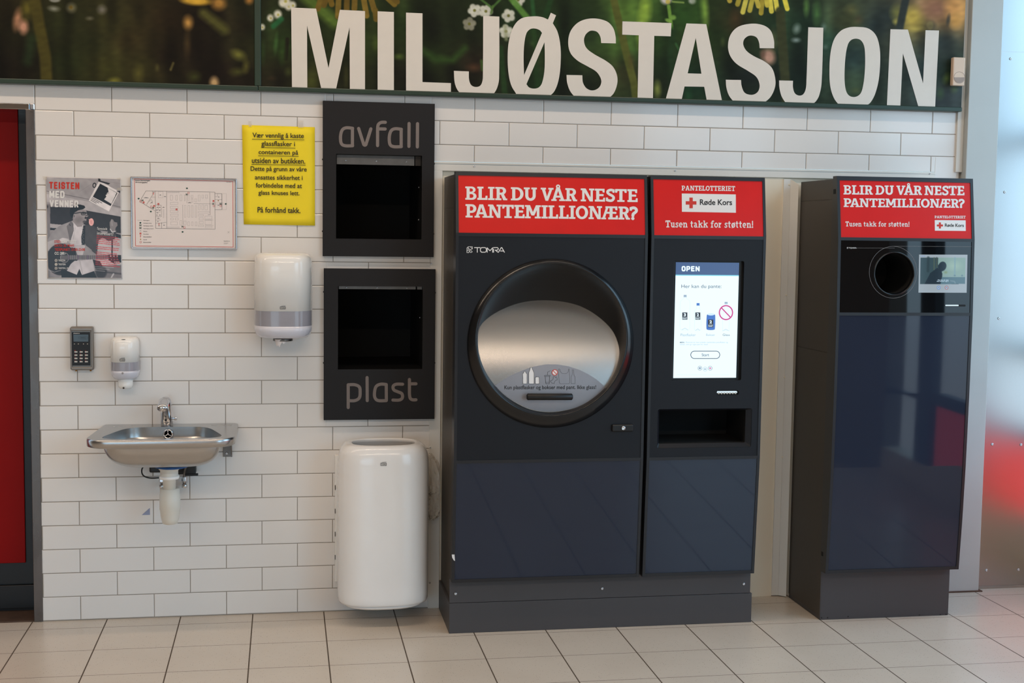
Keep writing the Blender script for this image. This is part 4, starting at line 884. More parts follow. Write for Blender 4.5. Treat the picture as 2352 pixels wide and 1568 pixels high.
ln([(1070, 622), (1074, 1000)], .5, m_grey_ink); ln([(1280, 598), (1610, 602)], .5, m_grey_ink); ln([(1148, 440), (1148, 590)], .4, m_grey_ink); ln([(1480, 905), (1648, 908)], .4, m_grey_ink); ln([(1490, 1012), (1650, 1012)], .4, m_grey_ink); ln([(215, 914), (300, 914)], .5, m_grey_ink)
def sym(x, y, kind):
    cx, cy = q(x, y)
    if kind == 'arrow': pxpoly(mb, ell(cx, cy, 2.0, 1.6, 12), S0, m_green_ink, (), .0003); pxpoly(mb, [(cx+.4, cy-2.3), (cx+2.9, cy), (cx+.4, cy+2.3)], S0, m_green_ink, (), .0004)
    elif kind == 'exit':
        mb.strokes([[(cx-1.8, cy-1.9), (cx-1.8, cy+1.9)], [(cx+1.8, cy-1.9), (cx+1.8, cy+1.9)], [(cx-.8, cy+1.7), (cx, cy-1.5), (cx+.8, cy+1.7)]], .8, S0, m_green_ink, off=.0003)
    elif kind == 'hose': pxpoly(mb, [(cx-2, cy-2), (cx+2, cy-2), (cx+2, cy+2), (cx-2, cy+2)], S0, m_red_ink, [ell(cx+.4, cy+.4, .9, .9, 8)], .0003)
    elif kind == 'ext': mb.strokes([[(cx, cy-2), (cx, cy+2)], [(cx-1, cy-1.6), (cx+1.2, cy-1.6)]], 1.0, S0, m_red_ink, off=.0003)
    elif kind == 'alarm': mb.strokes([[(cx-1.8, cy-1.8), (cx+1.8, cy-1.8), (cx+1.8, cy+1.8), (cx-1.8, cy+1.8), (cx-1.8, cy-1.8)]], .55, S0, m_red_ink, off=.0003)
    elif kind == 'you': pxpoly(mb, [(cx-1.6, cy), (cx, cy-1.6), (cx+1.6, cy), (cx, cy+1.6)], S0, m_brass, (), .0003)
    elif kind == 'x': mb.strokes([[(cx-2, cy-2), (cx+2, cy+2)], [(cx-2, cy+2), (cx+2, cy-2)]], .4, S0, m_grey_ink, off=.0003)
for x, y, k in [(1148, 308, 'arrow'), (232, 503, 'arrow'), (463, 748, 'arrow'), (1884, 604, 'arrow'), (1066, 1134, 'arrow'), (265, 962, 'arrow'), (1146, 422, 'exit'), (308, 536, 'exit'), (510, 676, 'exit'), (1646, 600, 'exit'), (1788, 602, 'exit'), (1066, 1032, 'exit'), (268, 1006, 'exit'), (268, 1058, 'exit'), (610, 606, 'hose'), (530, 644, 'hose'), (330, 576, 'hose'), (955, 710, 'hose'), (1654, 550, 'hose'), (270, 1166, 'hose'), (516, 414, 'ext'), (620, 994, 'ext'), (270, 1220, 'ext'), (1180, 396, 'alarm'), (272, 554, 'alarm'), (474, 656, 'alarm'), (1660, 642, 'alarm'), (1790, 640, 'alarm'), (1102, 1052, 'alarm'), (272, 1328, 'alarm'), (1744, 542, 'you'), (272, 1274, 'you'), (270, 1112, 'x'), (1938, 1140, 'x')]: sym(x, y, k)
for k, (t, x1) in enumerate([('Rømningsvei', 440), ('Nødutgang, retning', 478), ('Nødutgang venstre', 508), ('Nødutgang høyre', 520), ('Møteplass', 398), ('Brannslange', 424), ('Brannslukker', 484), ('Du er her', 394), ('Brannmelder', 474)]):
    text(mb, t, (*q(326, 910+k*51.5), *q(x1, 928+k*51.5)), S0, m_blk_ink, 0.012, .0003)
for x, y, wd in [(378, 490, 90), (645, 438, 30), (735, 468, 40), (485, 582, 34), (706, 672, 36), (608, 880, 44), (600, 940, 26), (622, 1022, 34), (716, 1010, 30), (1200, 582, 62), (1752, 476, 26), (1746, 632, 28), (590, 775, 26), (580, 728, 26), (632, 732, 30), (580, 818, 26), (636, 818, 30), (632, 672, 30), (590, 672, 26), (520, 384, 26)]:
    ln([(x-wd/2, y), (x+wd/2, y)], .6, m_blk_ink); ln([(x-wd/4, y-9), (x+wd/4, y-9)], .45, m_blk_ink)
text(mb, 'Oppdatert av', (*q(1846, 1300), *q(1965, 1320)), S0, m_blk_ink, .012)
ln([(1850, 1345), (1930, 1346)], .5, m_blk_ink); ln([(1850, 1362), (1910, 1362)], .4, m_grey_ink)
mb.build('printed_plan', plan)

# ================================================================== keypad, dispensers
S = wallS(-0.0405); kq = lambda x, y: (140+x/9.225, 740+y/9.225)
a, b = U(160.3, 751, -0.04), U(213.8, 851, -0.04)
kp = thing('keypad', 'grey alarm keypad with small display and number keys left of the soap dispenser', 'keypad', ((a[0]+b[0])/2, -0.02, b[2]))
x0, x1, z0, z1 = -0.1700, -0.0785, 1.069, 1.2505
mb = MB().box(x0, x1, -0.032, 0.0, z0, z1, m_keyshell, 0.006, 3)
mb.box(x0+0.001, x1-0.001, -0.040, -0.03, z0+0.003, z0+0.015, m_keyshell, 0.004, 3).box(x0+0.001, x1-0.001, -0.040, -0.03, z1-0.017, z1-0.003, m_keyshell, 0.004, 3).box(x0, x0+0.007, -0.039, -0.03, z0+0.004, z1-0.004, m_keyshell, 0.003, 3).box(x1-0.009, x1, -0.039, -0.03, z0+0.004, z1-0.004, m_keyshell, 0.003, 3)
mb.build('housing', kp)
Sf = wallS(-0.0345)
c0, c1 = U(*kq(225, 208), -0.0345), U(*kq(622, 916), -0.0345)
MB().box(c0[0], c1[0], -0.0345, -0.031, c1[2], c0[2], m_black, 0.001).build('faceplate', kp)
mb = MB(); pxpoly(mb, [kq(*t) for t in [(263, 258), (580, 260), (578, 408), (268, 408)]], Sf, m_lcd, (), 0.0006)
text(mb, 'REKO', (*kq(420, 314), *kq(520, 342)), Sf, m_blk_ink, 0, .0009); ringpoly(mb, *kq(470, 328), 11, .35, Sf, m_blk_ink, .0009, 4); mb.build('display', kp)
mb = MB(); text(mb, 'REKO', (*kq(302, 226), *kq(398, 242)), Sf, m_letter, .02, .0008); mb.strokes([[kq(265, 242), kq(282, 224), kq(296, 242)]], .7, Sf, m_letter, off=.0008)
for r in range(4):
    for k in range(3):
        text(mb, ['123', '456', '789', '*0#'][r][k], (*kq(292+111*k, 590+70*r-2), *kq(306+111*k, 606+70*r-2)), Sf, m_red_ink, 0, .0008)
mb.build('printed_marks', kp)
for k, x in enumerate((286, 369, 478, 562)):
    c = U(*kq(x, 458), -0.0345); MB().lathe([(0.0021, 0), (0.0021, -0.0012), (0.0014, -0.002)], c, m_key, 'y', 14).build('button', kp)
for r in range(4):
    for k in range(3):
        c = U(*kq(318+111*k, 626+69*r), -0.0345); MB().box(c[0]-0.0062, c[0]+0.0062, c[1]-0.0022, c[1], c[2]-0.0028, c[2]+0.0028, m_key, 0.0006, 1).build('key', kp)
for x in (322, 630):
    c = U(*kq(x, 1030), -0.016); MB().lathe([(0.004, -0.0035), (0.004, 0.002)], (c[0], -0.016, z0-0.0015), m_brass, 'z', 12).build('screw', kp)

def dring(xc, a, b, z, p=2.6, n=28, y0=0.0):
    """D shaped ring: flat at the wall, bulging into the room"""
    out = [(xc-a, y0, z)]
    for q in np.linspace(math.pi, 2*math.pi, n):
        cx, sy = math.cos(q), math.sin(q)
        out.append((xc+a*np.sign(cx)*abs(cx)**(2/p), y0-0.25*b+0.75*b*np.sign(sy)*abs(sy)**(2/p), z))
    out.append((xc+a, y0, z)); return out
def dloft(xc, prof, m, p=2.6, cap0=False, cap1=False):
    return MB().loft([dring(xc, a, b, z, p) for (a, b, z) in prof], m, closed=True, cap0=cap0, cap1=cap1)
def mark(mb, cx, cy, wd, ht, S, off=0.0006):
    """small outlined maker's mark with four rounded letters"""
    pxpoly(mb, rrect(cx-wd/2, cy-ht/2, cx+wd/2, cy+ht/2, ht*.25), S, m_blk_ink, [rrect(cx-wd/2+.9, cy-ht/2+.9, cx+wd/2-.9, cy+ht/2-.9, ht*.15)], off)
    text(mb, 'TORK', (cx-wd*.38, cy-ht*.22, cx+wd*.38, cy+ht*.25), S, m_blk_ink, .01, off)
    mb.strokes([[(cx-wd*.2, cy-ht*.68), (cx+wd*.45, cy-ht*.75)]], .6, S, m_blk_ink, off=off)
# soap dispenser
xc = 0.0495; A = 0.0568; B_ = 0.108
soap = thing('soap_dispenser', 'small white soap dispenser with smoked window above the sink', 'dispenser', (xc, -0.05, 0.995))
dloft(xc, [(A*.45, B_*.5, 1.2095), (A*.78, B_*.80, 1.2075), (A*.93, B_*.93, 1.200), (A*.99, B_*.985, 1.188), (A, B_, 1.17), (A*1.01, B_*1.01, 1.108)], m_plast_white, cap0=True, cap1=True).build('cover', soap)
dloft(xc, [(A*1.005, B_*1.0, 1.108), (A*1.005, B_*1.0, 1.069)], m_grey_trans).build('level_window', soap)
dloft(xc, [(A*1.005, B_*1.005, 1.0715), (A*.99, B_*.99, 1.062), (A*.93, B_*.94, 1.047), (A*.80, B_*.85, 1.037), (A*.5, B_*.6, 1.033)], m_bluewhite, cap0=True, cap1=True).build('lower_cover', soap)
MB().lathe([(0.030, 0.040), (0.030, 0.012), (0.028, 0.003), (0.021, -0.002), (0.010, -0.003)], (xc+0.003, -0.058, 0.998), m_plast_white, 'z', 24).build('nozzle', soap)
mb = MB(); S = onplane((xc, -B_*1.012, 1.1), (0, -1, 0)); mark(mb, 281, 826.5, 12, 6.5, S); pxpoly(mb, ell(281.5, 857, 2.4, 2.6, 16), S, m_grey_ink, (), .0003); pxpoly(mb, ell(283.5, 779.6, 5, .8, 16), S, m_blk_ink); mb.build('printed_mark', soap)
c = U(284, 890, -0.086); MB().lathe([(0.004, 0.0), (0.004, -0.0012)], (c[0], -0.0875, 1.0005), m_side, 'y', 14).build('spout', soap)
# paper towel dispenser
xc = 0.7005; A = 0.1195; B_ = 0.205
tow = thing('towel_dispenser', 'large white paper towel dispenser with smoked band left of the dark hatches', 'dispenser', (xc, -0.1, 1.19))
dloft(xc, [(A*.5, B_*.5, 1.5655), (A*.80, B_*.80, 1.5635), (A*.93, B_*.93, 1.557), (A*.985, B_*.985, 1.543), (A, B_, 1.522), (A*1.015, B_*1.015, 1.327)], m_plast_white, p=3.0, cap0=True, cap1=True).build('cover', tow)
dloft(xc, [(A*1.012, B_*1.010, 1.327), (A*1.012, B_*1.010, 1.263)], m_grey_trans, p=3.0).build('level_window', tow)
dloft(xc, [(A*1.012, B_*1.012, 1.264), (A*1.0, B_*1.0, 1.242), (A*.95, B_*.96, 1.225), (A*.85, B_*.88, 1.214), (A*.55, B_*.6, 1.208)], m_bluewhite, p=3.0, cap0=True, cap1=True).build('lower_cover', tow)
mb = MB(); S = onplane((xc, -B_*1.013, 1.1), (0, -1, 0)); mark(mb, 649.5, 707, 13, 6.5, S); mb.build('printed_mark', tow)
# torn paper and outlet at the bottom
mb = MB(); mb.lathe([(0.040, 0.0), (0.042, -0.012), (0.038, -0.013)], (xc-0.002, -0.10, 1.210), m_galv, 'z', 24)
mb.build('outlet', tow)
mb = MB(); pts = []
for i in range(15):
    q = math.pi+math.pi*i/14; x = xc-0.010+0.026*math.cos(q); y = -0.118+0.022*math.sin(q); d = [0.008, 0.014, 0.010, 0.022, 0.030, 0.024, 0.034, 0.018, 0.012, 0.020, 0.014, 0.018, 0.010, 0.013, 0.008][i]
    pts.append(((x, y, 1.206), (x, y, 1.206-d)))
mb.add([p for ab in pts for p in ab], [(2*i, 2*i+1, 2*i+3, 2*i+2) for i in range(14)], m_paper, True); mb.build('paper_end', tow)

# ================================================================== waste hatches
def hatch(name, label, fr, op, words, px):
    x0, x1, z0, z1 = fr; a0, a1, b0, b1 = op
    root = thing(name, label, 'waste hatch', ((x0+x1)/2, -0.012, z0), 'waste hatches in the tiled wall')
    yo = -0.025
    mb = MB()
    for (p0, p1, q0, q1) in [(x0, x1, b1, z1), (x0, x1, z0, b0), (x0, a0, b0, b1), (a1, x1, b0, b1)]:
        mb.box(p0, p1, yo, yo+0.0025, q0, q1, m_char)
    # folded rim and edges
    mb.box(x0, x0+0.002, yo, -0.001, z0, z1, m_char, 0.0007).box(x1-0.002, x1, yo, -0.001, z0, z1, m_char, 0.0007).box(x0, x1, yo, -0.001, z1-0.002, z1, m_char, 0.0007).box(x0, x1, yo, -0.001, z0, z0+0.002, m_char, 0.0007)
    mb.build('faceplate', root)
    mb = MB(); d = 0.55
    mb.quad((a0, yo+0.002, b0), (a0, yo+0.002, b1), (a0, d, b1), (a0, d, b0), m_black).quad((a1, yo+0.002, b0), (a1, yo+0.002, b1), (a1, d, b1), (a1, d, b0), m_black)
    mb.quad((a0, yo+0.002, b0), (a1, yo+0.002, b0), (a1, d, b0), (a0, d, b0), m_black).quad((a0, yo+0.002, b1), (a1, yo+0.002, b1), (a1, d, b1), (a0, d, b1), m_blackm).quad((a0, d, b0), (a1, d, b0), (a1, d, b1), (a0, d, b1), m_blackm)
    mb.build('chute', root)
    return root
h1 = hatch('waste_hatch', 'dark hatch plate lettered avfall, the upper of the two', CH1, (0.9220, 1.2870, 1.627, 1.985), 'avfall', None)
MB().box(0.926, 1.258, 0.02, 0.0225, 1.944, 1.984, m_galv).build('flange', h1)
MB().box(1.262, 1.286, 0.02, 0.0225, 1.944, 1.984, m_side).build('flange', h1)
h2 = hatch('waste_hatch', 'dark hatch plate lettered plast, the lower of the two above the white bin', CH2, (0.9310, 1.2945, 1.067, 1.4245), 'plast', None)
MB().box(0.935, 1.266, 0.0, 0.0025, 1.4115, 1.4235, m_galv).build('flange', h2)
MB().box(1.272, 1.293, 0.0, 0.0025, 1.4115, 1.4235, m_galv).build('flange', h2)
for hp, Y, pts in [(h1, 0.02, [(794, 368.5), (864.5, 370), (933.5, 371.5)]), (h2, 0.0, [(796, 660), (866, 660.5), (935, 661)])]:
    for p in pts: screw(p, Y, hp, r=0.0035, m=m_zinc, name='rivet')
for hp, pts in [(h1, [(740, 366), (740, 531), (998.5, 376), (998.5, 537)]), (h2, [(743, 670), (743, 833), (1000, 672), (1000, 833)])]:
    for p in pts:
        c = U(*p, -0.012); MB().lathe([(0.004, 0.0), (0.003, (-0.003 if p[0] < 900 else 0.003))], (CH1[0] if hp is h1 and p[0] < 900 else CH1[1] if hp is h1 else CH2[0] if p[0] < 900 else CH2[1], -0.012, c[2]), m_black, 'x', 10).build('screw', hp)
for hp, pts in [(h1, [(963, 430), (962, 505)]), (h2, [(965, 729)])]:
    for p in pts:
        xx = 1.2870 if hp is h1 else 1.2945; d = ray(*p); t = (xx-CP[0])/d[0]; c = CP+d*t
        MB().lathe([(0.0045, 0.0), (0.003, -0.003)], (xx-0.0006, c[1], c[2]), m_zinc, 'x', 10).build('rivet', hp)
S = wallS(-0.0251); g = lambda pts: [(560+x/2.529, y/2.529) for x, y in pts]
W = 18.5/2.529
mb = MB(); bowl = spl([(632, 745), (595, 742), (572, 755), (562, 790), (566, 832), (588, 846), (632, 846)], 6)
mb.strokes([g(bowl), g([(631, 745), (631, 843)])], W, S, m_taupe, off=.0004)
mb.strokes([g([(667, 746), (697, 840), (703, 843), (709, 840), (738, 748)])], W, S, m_taupe, off=.0004)
mb.strokes([g(spl([(822, 710), (798, 711), (781, 724), (777, 750)], 5)+[(777, 845)]), g([(777, 748), (821, 749)])], W, S, m_taupe, off=.0004)
mb.strokes([g([(x+283, y+5.5) for x, y in bowl]), g([(914, 751), (914, 849)])], W, S, m_taupe, off=.0004)
mb.strokes([g([(960, 717), (959, 850)])], W, S, m_taupe, off=.0004); mb.strokes([g([(1009, 718), (1008, 853)])], W, S, m_taupe, off=.0004)
mb.build('lettering', h1)
g = lambda pts: [(560+x/3.136, 560+y/3.136) for x, y in pts]; W = 22.5/3.136
mb = MB(); bowl = spl([(1026, 1012), (985, 1010), (952, 1028), (941, 1075), (946, 1110), (970, 1128), (1026, 1128)], 6)
mb.strokes([g([(752, 1178), (752, 1014)]), g(spl([(752, 1014), (800, 1014), (832, 1030), (838, 1066), (832, 1108), (800, 1128), (752, 1128)], 6))], W, S, m_taupe, off=.0004)
mb.strokes([g([(888, 962), (889, 1128)])], W, S, m_taupe, off=.0004)
mb.strokes([g(bowl), g([(1026, 1012), (1027, 1126)])], W, S, m_taupe, off=.0004)
mb.strokes([g(spl([(1144, 1010), (1098, 1010), (1076, 1024), (1080, 1050), (1108, 1064), (1138, 1078), (1142, 1108), (1120, 1124), (1074, 1124)], 5))], W, S, m_taupe, off=.0004)
mb.strokes([g([(1193, 976), (1193, 1080)]+spl([(1193, 1080), (1198, 1110), (1215, 1122), (1240, 1122)], 5)), g([(1193, 1007), (1240, 1007)])], W, S, m_taupe, off=.0004)
mb.build('lettering', h2)

# ================================================================== steel wash basin
ZT = 0.836
sx0, sx1, sy = -0.062, 0.508, -0.437
sink = thing('wash_basin', 'brushed steel wash basin with mixer tap and white trap on the tiled wall', 'sink', (0.22, -0.2, 0.41))
def outline(r=0.085, n=8, ins=0.0):
    x0, x1, y0 = sx0+ins, sx1-ins, sy+ins; r = r-ins
    pts = [(x0+0.026, -0.002)]
    pts += [(x0+0.008+0.012, -0.03)]
    for cx, cy, a0, a1 in ((x0+r, y0+r, 180, 270), (x1-r, y0+r, 270, 360)):
        pts += [(cx+r*math.cos(math.radians(a)), cy+r*math.sin(math.radians(a))) for a in np.linspace(a0, a1, n)]
    pts += [(x1, -0.02), (x1-0.012, -0.002)]; return pts
def bowl_out(s=1.0, n=64, p=5.0):
    # wide at the front, narrower and straight at the back; superellipse with a skew
    out = []
    for q in np.linspace(0, 2*math.pi, n, endpoint=False):
        c, d = math.cos(q), math.sin(q)
        u = np.sign(c)*abs(c)**(2/p); v = np.sign(d)*abs(d)**(2/p)
        wd = 0.252-0.090*(v*0.5+0.5)
        out.append((0.225+u*wd*s, -0.246+v*0.158*s))
    return out
o3 = [(x, y, ZT) for x, y in outline()]; b3 = bowl_out()
mb = MB()
mb.poly(o3, m_steel, [[(x, y, ZT) for x, y in b3]])
top = outline()
mb.loft([[(x, y, ZT) for x, y in top], [(0.223+(x-0.223)*1.006, y*1.006, ZT-0.003) for x, y in top], [(0.223+(x-0.223)*1.008, y*1.008, ZT-0.010) for x, y in top], [(0.223+(x-0.223)*1.006, y*1.006, ZT-0.030) for x, y in top], [(0.223+(x-0.223)*0.985, y*0.985, ZT-0.034) for x, y in top]], m_steel)
mb.build('rim', sink)
ri = []
for t in np.linspace(0, 1, 18):
    ang = t*math.pi/2
    s = 0.10+0.90*math.cos(ang)**0.55 if t < 1 else 0.10
    z = ZT-0.133*math.sin(ang)**0.85
    ri.append([(0.232+(x-0.232)*s, -0.225+(y+0.225)*s, z) for x, y in bowl_out()])
MB().loft(ri, m_steel, cap1=True).build('bowl_inside', sink)
ro = []
for t in np.linspace(0, 1, 18):
    s = 1.0-0.86*t; z = ZT-0.032-0.110*float(np.interp(s, [0.14, 0.27, 0.39, 0.55, 0.68, 0.80, 0.90, 0.96, 1.0], [1.0, 0.93, 0.84, 0.69, 0.54, 0.38, 0.22, 0.11, 0.0]))
    ro.append([(0.232+(x-0.232)*s*1.02, -0.225+(y+0.225)*s*1.02, z) for x, y in bowl_out(p=2.2+2.8*max(0, (s-0.6)/0.4))])
MB().loft(ro, m_steel, cap1=True).build('bowl', sink)
# overflow grille at the back of the bowl
c = U(386, 996.5, -0.098)
mb = MB().lathe([(0.021, 0.0), (0.021, -0.004), (0.017, -0.006), (0.015, -0.004)], c, m_chrome, 'y', 24, cap=False).lathe([(0.0155, -0.002), (0.0001, -0.002)], c, m_blackm, 'y', 24)
for q in (90, 210, 330):
    a = math.radians(q); mb.tube([(c[0], c[1]-0.005, c[2]), (c[0]+0.016*math.cos(a), c[1]-0.005, c[2]+0.016*math.sin(a))], 0.0016, m_chrome, 8)
mb.lathe([(0.004, -0.003), (0.004, -0.007)], c, m_chrome, 'y', 12); mb.build('overflow', sink)
# mixer tap
tb = HZ(384, 977, ZT); tx, ty = tb[0], -0.055
mb = MB(); prof = [(1.0, 0.0), (1.0, 0.03), (0.98, 0.06), (0.97, 0.085), (0.95, 0.100), (0.82, 0.114), (0.5, 0.1225), (0.05, 0.1245)]
rings = []
for s, h in prof:
    rings.append([(tx+0.025*s*math.cos(q)-0.004*(h/0.12), ty+0.027*s*math.sin(q)-0.010*(h/0.12), ZT+h) for q in np.linspace(0, 2*math.pi, 28, endpoint=False)])
mb.loft(rings, m_chrome, cap0=True, cap1=True); tap = mb.build('tap', sink)
mb = MB(); rr = []
for t in np.linspace(0, 1, 7):
    y = ty-0.02-0.075*t; z = ZT+0.107-0.012*t-0.009*t*t; a, b = 0.0235-0.003*t, 0.0155-0.002*t
    rr.append([(tx-0.008-0.003*t+a*math.cos(q), y, z+b*math.sin(q)) for q in np.linspace(0, 2*math.pi, 20, endpoint=False)])
mb.loft(rr, m_chrome, cap0=True, cap1=True); mb.build('spout', tap)
for dz in (0.046, 0.028): MB().lathe([(0.0045, 0.0), (0.0045, -0.002)], (tx-0.003, ty-0.0283, ZT+dz), m_black, 'y', 14).build('sensor', tap)
MB().lathe([(0.004, 0), (0.004, 0.008), (0.0075, 0.009), (0.0085, 0.016), (0.007, 0.018)], (tx+0.023, ty-0.01, ZT+0.032), m_chrome, 'x', 14).build('knob', tap)
# soap ledge marks pressed in the back corners
MB().box(0.0, 0.075, -0.062, -0.030, ZT-0.001, ZT+0.0015, m_steel, 0.001).build('soap_ledge', sink)
MB().box(0.40, 0.485, -0.060, -0.020, ZT-0.001, ZT+0.0015, m_steel, 0.001).build('soap_ledge', sink)
# bracket on the right, stub on the left
mb = MB(); pb = [(0.0, 0.806), (-0.105, 0.806), (-0.095, 0.785), (-0.03, 0.705), (-0.0, 0.690)]
mb.loft([[(0.480, y, z) for y, z in pb], [(0.484, y, z) for y, z in pb]], m_galv, smooth=False, cap0=True, cap1=True).box(0.446, 0.484, -0.004, 0.0, 0.692, 0.806, m_galv, 0.001); br = mb.build('bracket', sink)
screw((521, 1041), -0.004, br, r=0.006, m=m_zinc)
MB().box(0.03, 0.05, -0.03, 0.0, 0.735, 0.806, m_galv, 0.001).build('bracket', sink)
# waste and trap
tx2 = 0.240; ty2 = -0.225
MB().lathe([(0.062, 0.004), (0.066, -0.002), (0.055, -0.005)], (tx2+0.01, ty2, 0.694), m_blue_tape, 'z', 28).build('sealing_collar', sink)
tr = MB().lathe([(0.041, 0.0), (0.041, -0.012), (0.036, -0.016), (0.036, -0.034), (0.039, -0.038), (0.036, -0.050), (0.026, -0.056), (0.026, -0.098)], (tx2, ty2, 0.694), m_trapw, 'z', 32)
tr.lathe([(0.030, 0.0), (0.040, -0.002), (0.0405, -0.026), (0.042, -0.028), (0.042, -0.088), (0.0405, -0.090), (0.037, -0.124), (0.030, -0.146), (0.02, -0.150)], (tx2+0.001, ty2+0.012, 0.602), m_trapw, 'z', 36)
trap = tr.build('trap', sink)
MB().tube([(tx2, ty2+0.02, 0.54), (tx2+0.002, -0.1, 0.545), (tx2+0.004, 0.001, 0.545)], 0.018, m_trapw, 14).build('waste_pipe', sink)
MB().lathe([(0.0395, 0.0), (0.041, -0.004), (0.0395, -0.013)], (tx2, ty2, 0.656), m_plast_white, 'z', 32).build('nut', sink)
MB().box(0.262, 0.335, -0.060, -0.002, 0.628, 0.668, m_black, 0.004).box(0.292, 0.345, -0.062, -0.05, 0.622, 0.632, m_black, 0.002).build('control_box', sink)
MB().box(0.145, 0.20, -0.06, -0.002, 0.638, 0.672, m_black, 0.006).build('control_box', sink)
MB().tube(spl([(0.135, -0.06, 0.675), (0.118, -0.08, 0.66), (0.122, -0.09, 0.635), (0.15, -0.09, 0.622), (0.20, -0.08, 0.621)], 6), 0.0028, m_black, 8).build('cable', sink)
for x in (0.195, 0.288):
    mb = MB().lathe([(0.012, 0.012), (0.012, -0.006)], (x, -0.055, 0.606), m_chrome, 'z', 6, smooth=False).lathe([(0.008, -0.006), (0.008, -0.018), (0.0115, -0.020), (0.012, -0.032), (0.007, -0.036)], (x, -0.055, 0.606), m_chrome, 'z', 14)
    mb.tube([(x, -0.055, 0.585), (x, 0.0, 0.585)], 0.008, m_chrome, 12); mb.build('stop_valve', sink)
MB().tube(spl([(0.288, -0.055, 0.616), (0.289, -0.06, 0.64), (0.300, -0.10, 0.678), (0.295, -0.13, 0.70)], 6), 0.0055, m_galv, 10).build('hose', sink)
MB().tube(spl([(0.195, -0.055, 0.616), (0.20, -0.09, 0.65), (0.205, -0.13, 0.70)], 6), 0.0055, m_galv, 10).build('hose', sink)
# scrap of a torn sticker on the tiles
mb = MB(); pts = [(344, 1166), (344.5, 1182), (325.5, 1182.5)]
S1 = wallS(-0.0006); mb.loft([[wallS(-0.0009)(*p) for p in pts], [wallS(0.0004)(*p) for p in pts]], m_sticker, smooth=False, cap0=True, cap1=True)
tag(mb.build('torn_sticker'), 'small blue-grey torn sticker scrap on the tiles left of the sink trap', 'sticker')

# ================================================================== white waste bin and its bag
xc = 1.1185; A = 0.1925; B_ = 0.285
wb = thing('waste_bin', 'white rounded wall-hung waste bin with open top below the plast hatch', 'waste bin', (xc, -0.14, 0.065))
def oring(a, b, z, n=46):
    out = []
    for q in np.linspace(0, 2*math.pi, n, endpoint=False):
        c, d = math.cos(q), math.sin(q); p = 2.7
        out.append((xc+a*np.sign(c)*abs(c)**(2/p), -0.148+b*np.sign(d)*abs(d)**(2/p), z))
    return out
hb = 0.138
pr_ = [(0.70, 0.70, 0.757), (0.685, 0.685, 0.765), (0.70, 0.70, 0.770), (0.75, 0.75, 0.771), (0.84, 0.84, 0.766), (0.92, 0.93, 0.752), (0.975, 0.975, 0.728), (1.0, 1.0, 0.69), (1.0, 1.0, 0.50), (1.0, 1.0, 0.30), (1.0, 1.0, 0.125), (0.995, 0.995, 0.103), (0.97, 0.97, 0.093), (0.9, 0.9, 0.090)]
mb = MB().loft([oring(A*a, hb*b, z) for a, b, z in pr_], m_bin)
mb.loft([oring(A*0.70, hb*0.70, 0.757), oring(A*0.93, hb*0.93, 0.70), oring(A*0.95, hb*0.95, 0.11)], m_bin, cap1=True); mb.build('body', wb)
MB().loft([oring(A*.9, hb*.9, 0.091), oring(A*.86, hb*.86, 0.080), oring(A*.78, hb*.78, 0.073), oring(A*.5, hb*.5, 0.069)], m_bin, cap0=True, cap1=True).build('bottom_tray', wb)
mb = MB().box(xc-A-0.006, xc-A+0.02, -0.03, 0.0, 0.14, 0.695, m_plast_white, 0.002).box(xc-A+0.02, xc+A-0.012, -0.014, 0.0, 0.12, 0.72, m_plast_white, 0.002); mb.build('back_plate', wb)
for py in (1119, 1173, 1226, 1279):
    c = U(773.5, py, -0.03); MB().box(xc-A-0.0068, xc-A-0.0045, -0.034, -0.029, c[2]-0.010, c[2]+0.010, m_blackm).build('hinge_slot', wb)
MB().box(xc-0.075, xc-0.05, -0.18, -0.15, 0.058, 0.075, m_black, 0.004).build('foot_stop', wb)
c = U(874.5, 1031, -0.045); MB().box(c[0]-0.010, c[0]+0.010, -0.0535, -0.0515, c[2]-0.004, c[2]+0.006, m_side).build('latch', wb)
mb = MB(); S = onplane((xc, -0.148-hb-0.0006, 0.6), (0, -1, 0)); mark(mb, 881, 1066, 14, 7, S); mb.build('printed_mark', wb)
# clear liner bag bulging out between the bin and the machine
r_ = np.random.default_rng(11); rings = []
cs = np.array([(985, 1042, 5), (992, 1060, 10), (997, 1085, 14), (1000, 1110, 17), (1003, 1126, 21), (1000, 1136, 16), (1003, 1150, 23), (999, 1170, 19), (994, 1184, 12), (990, 1192, 5)], float)
for t in np.linspace(0, len(cs)-1, 46):
    cx, cy, rx = [np.interp(t, range(len(cs)), cs[:, j]) for j in range(3)]
    c = U(cx+1, cy, -0.045); ring = []
    for k in range(40):
        q = 2*math.pi*k/40
        j = 1+0.16*math.sin(7*q+1.3*t)+0.12*math.sin(11*q-0.9*t+2)+0.10*math.sin(4*q+2.2*t)+(0.10*r_.normal() if t > 3.5 else 0.03*r_.normal())
        j = max(.5, min(j, 1.35))
        ring.append((max(1.3175, min(1.372, c[0]+rx/520*math.cos(q)*j)), c[1]+0.032*math.sin(q)*j*(rx/23)**.5, c[2]+0.003*r_.normal()))
    rings.append(ring)
bg_ = MB().loft(rings, m_bag, cap0=True, cap1=True).build('plastic_bag')
tag(bg_, 'crumpled clear plastic bag sticking out on the right of the white bin', 'bag')

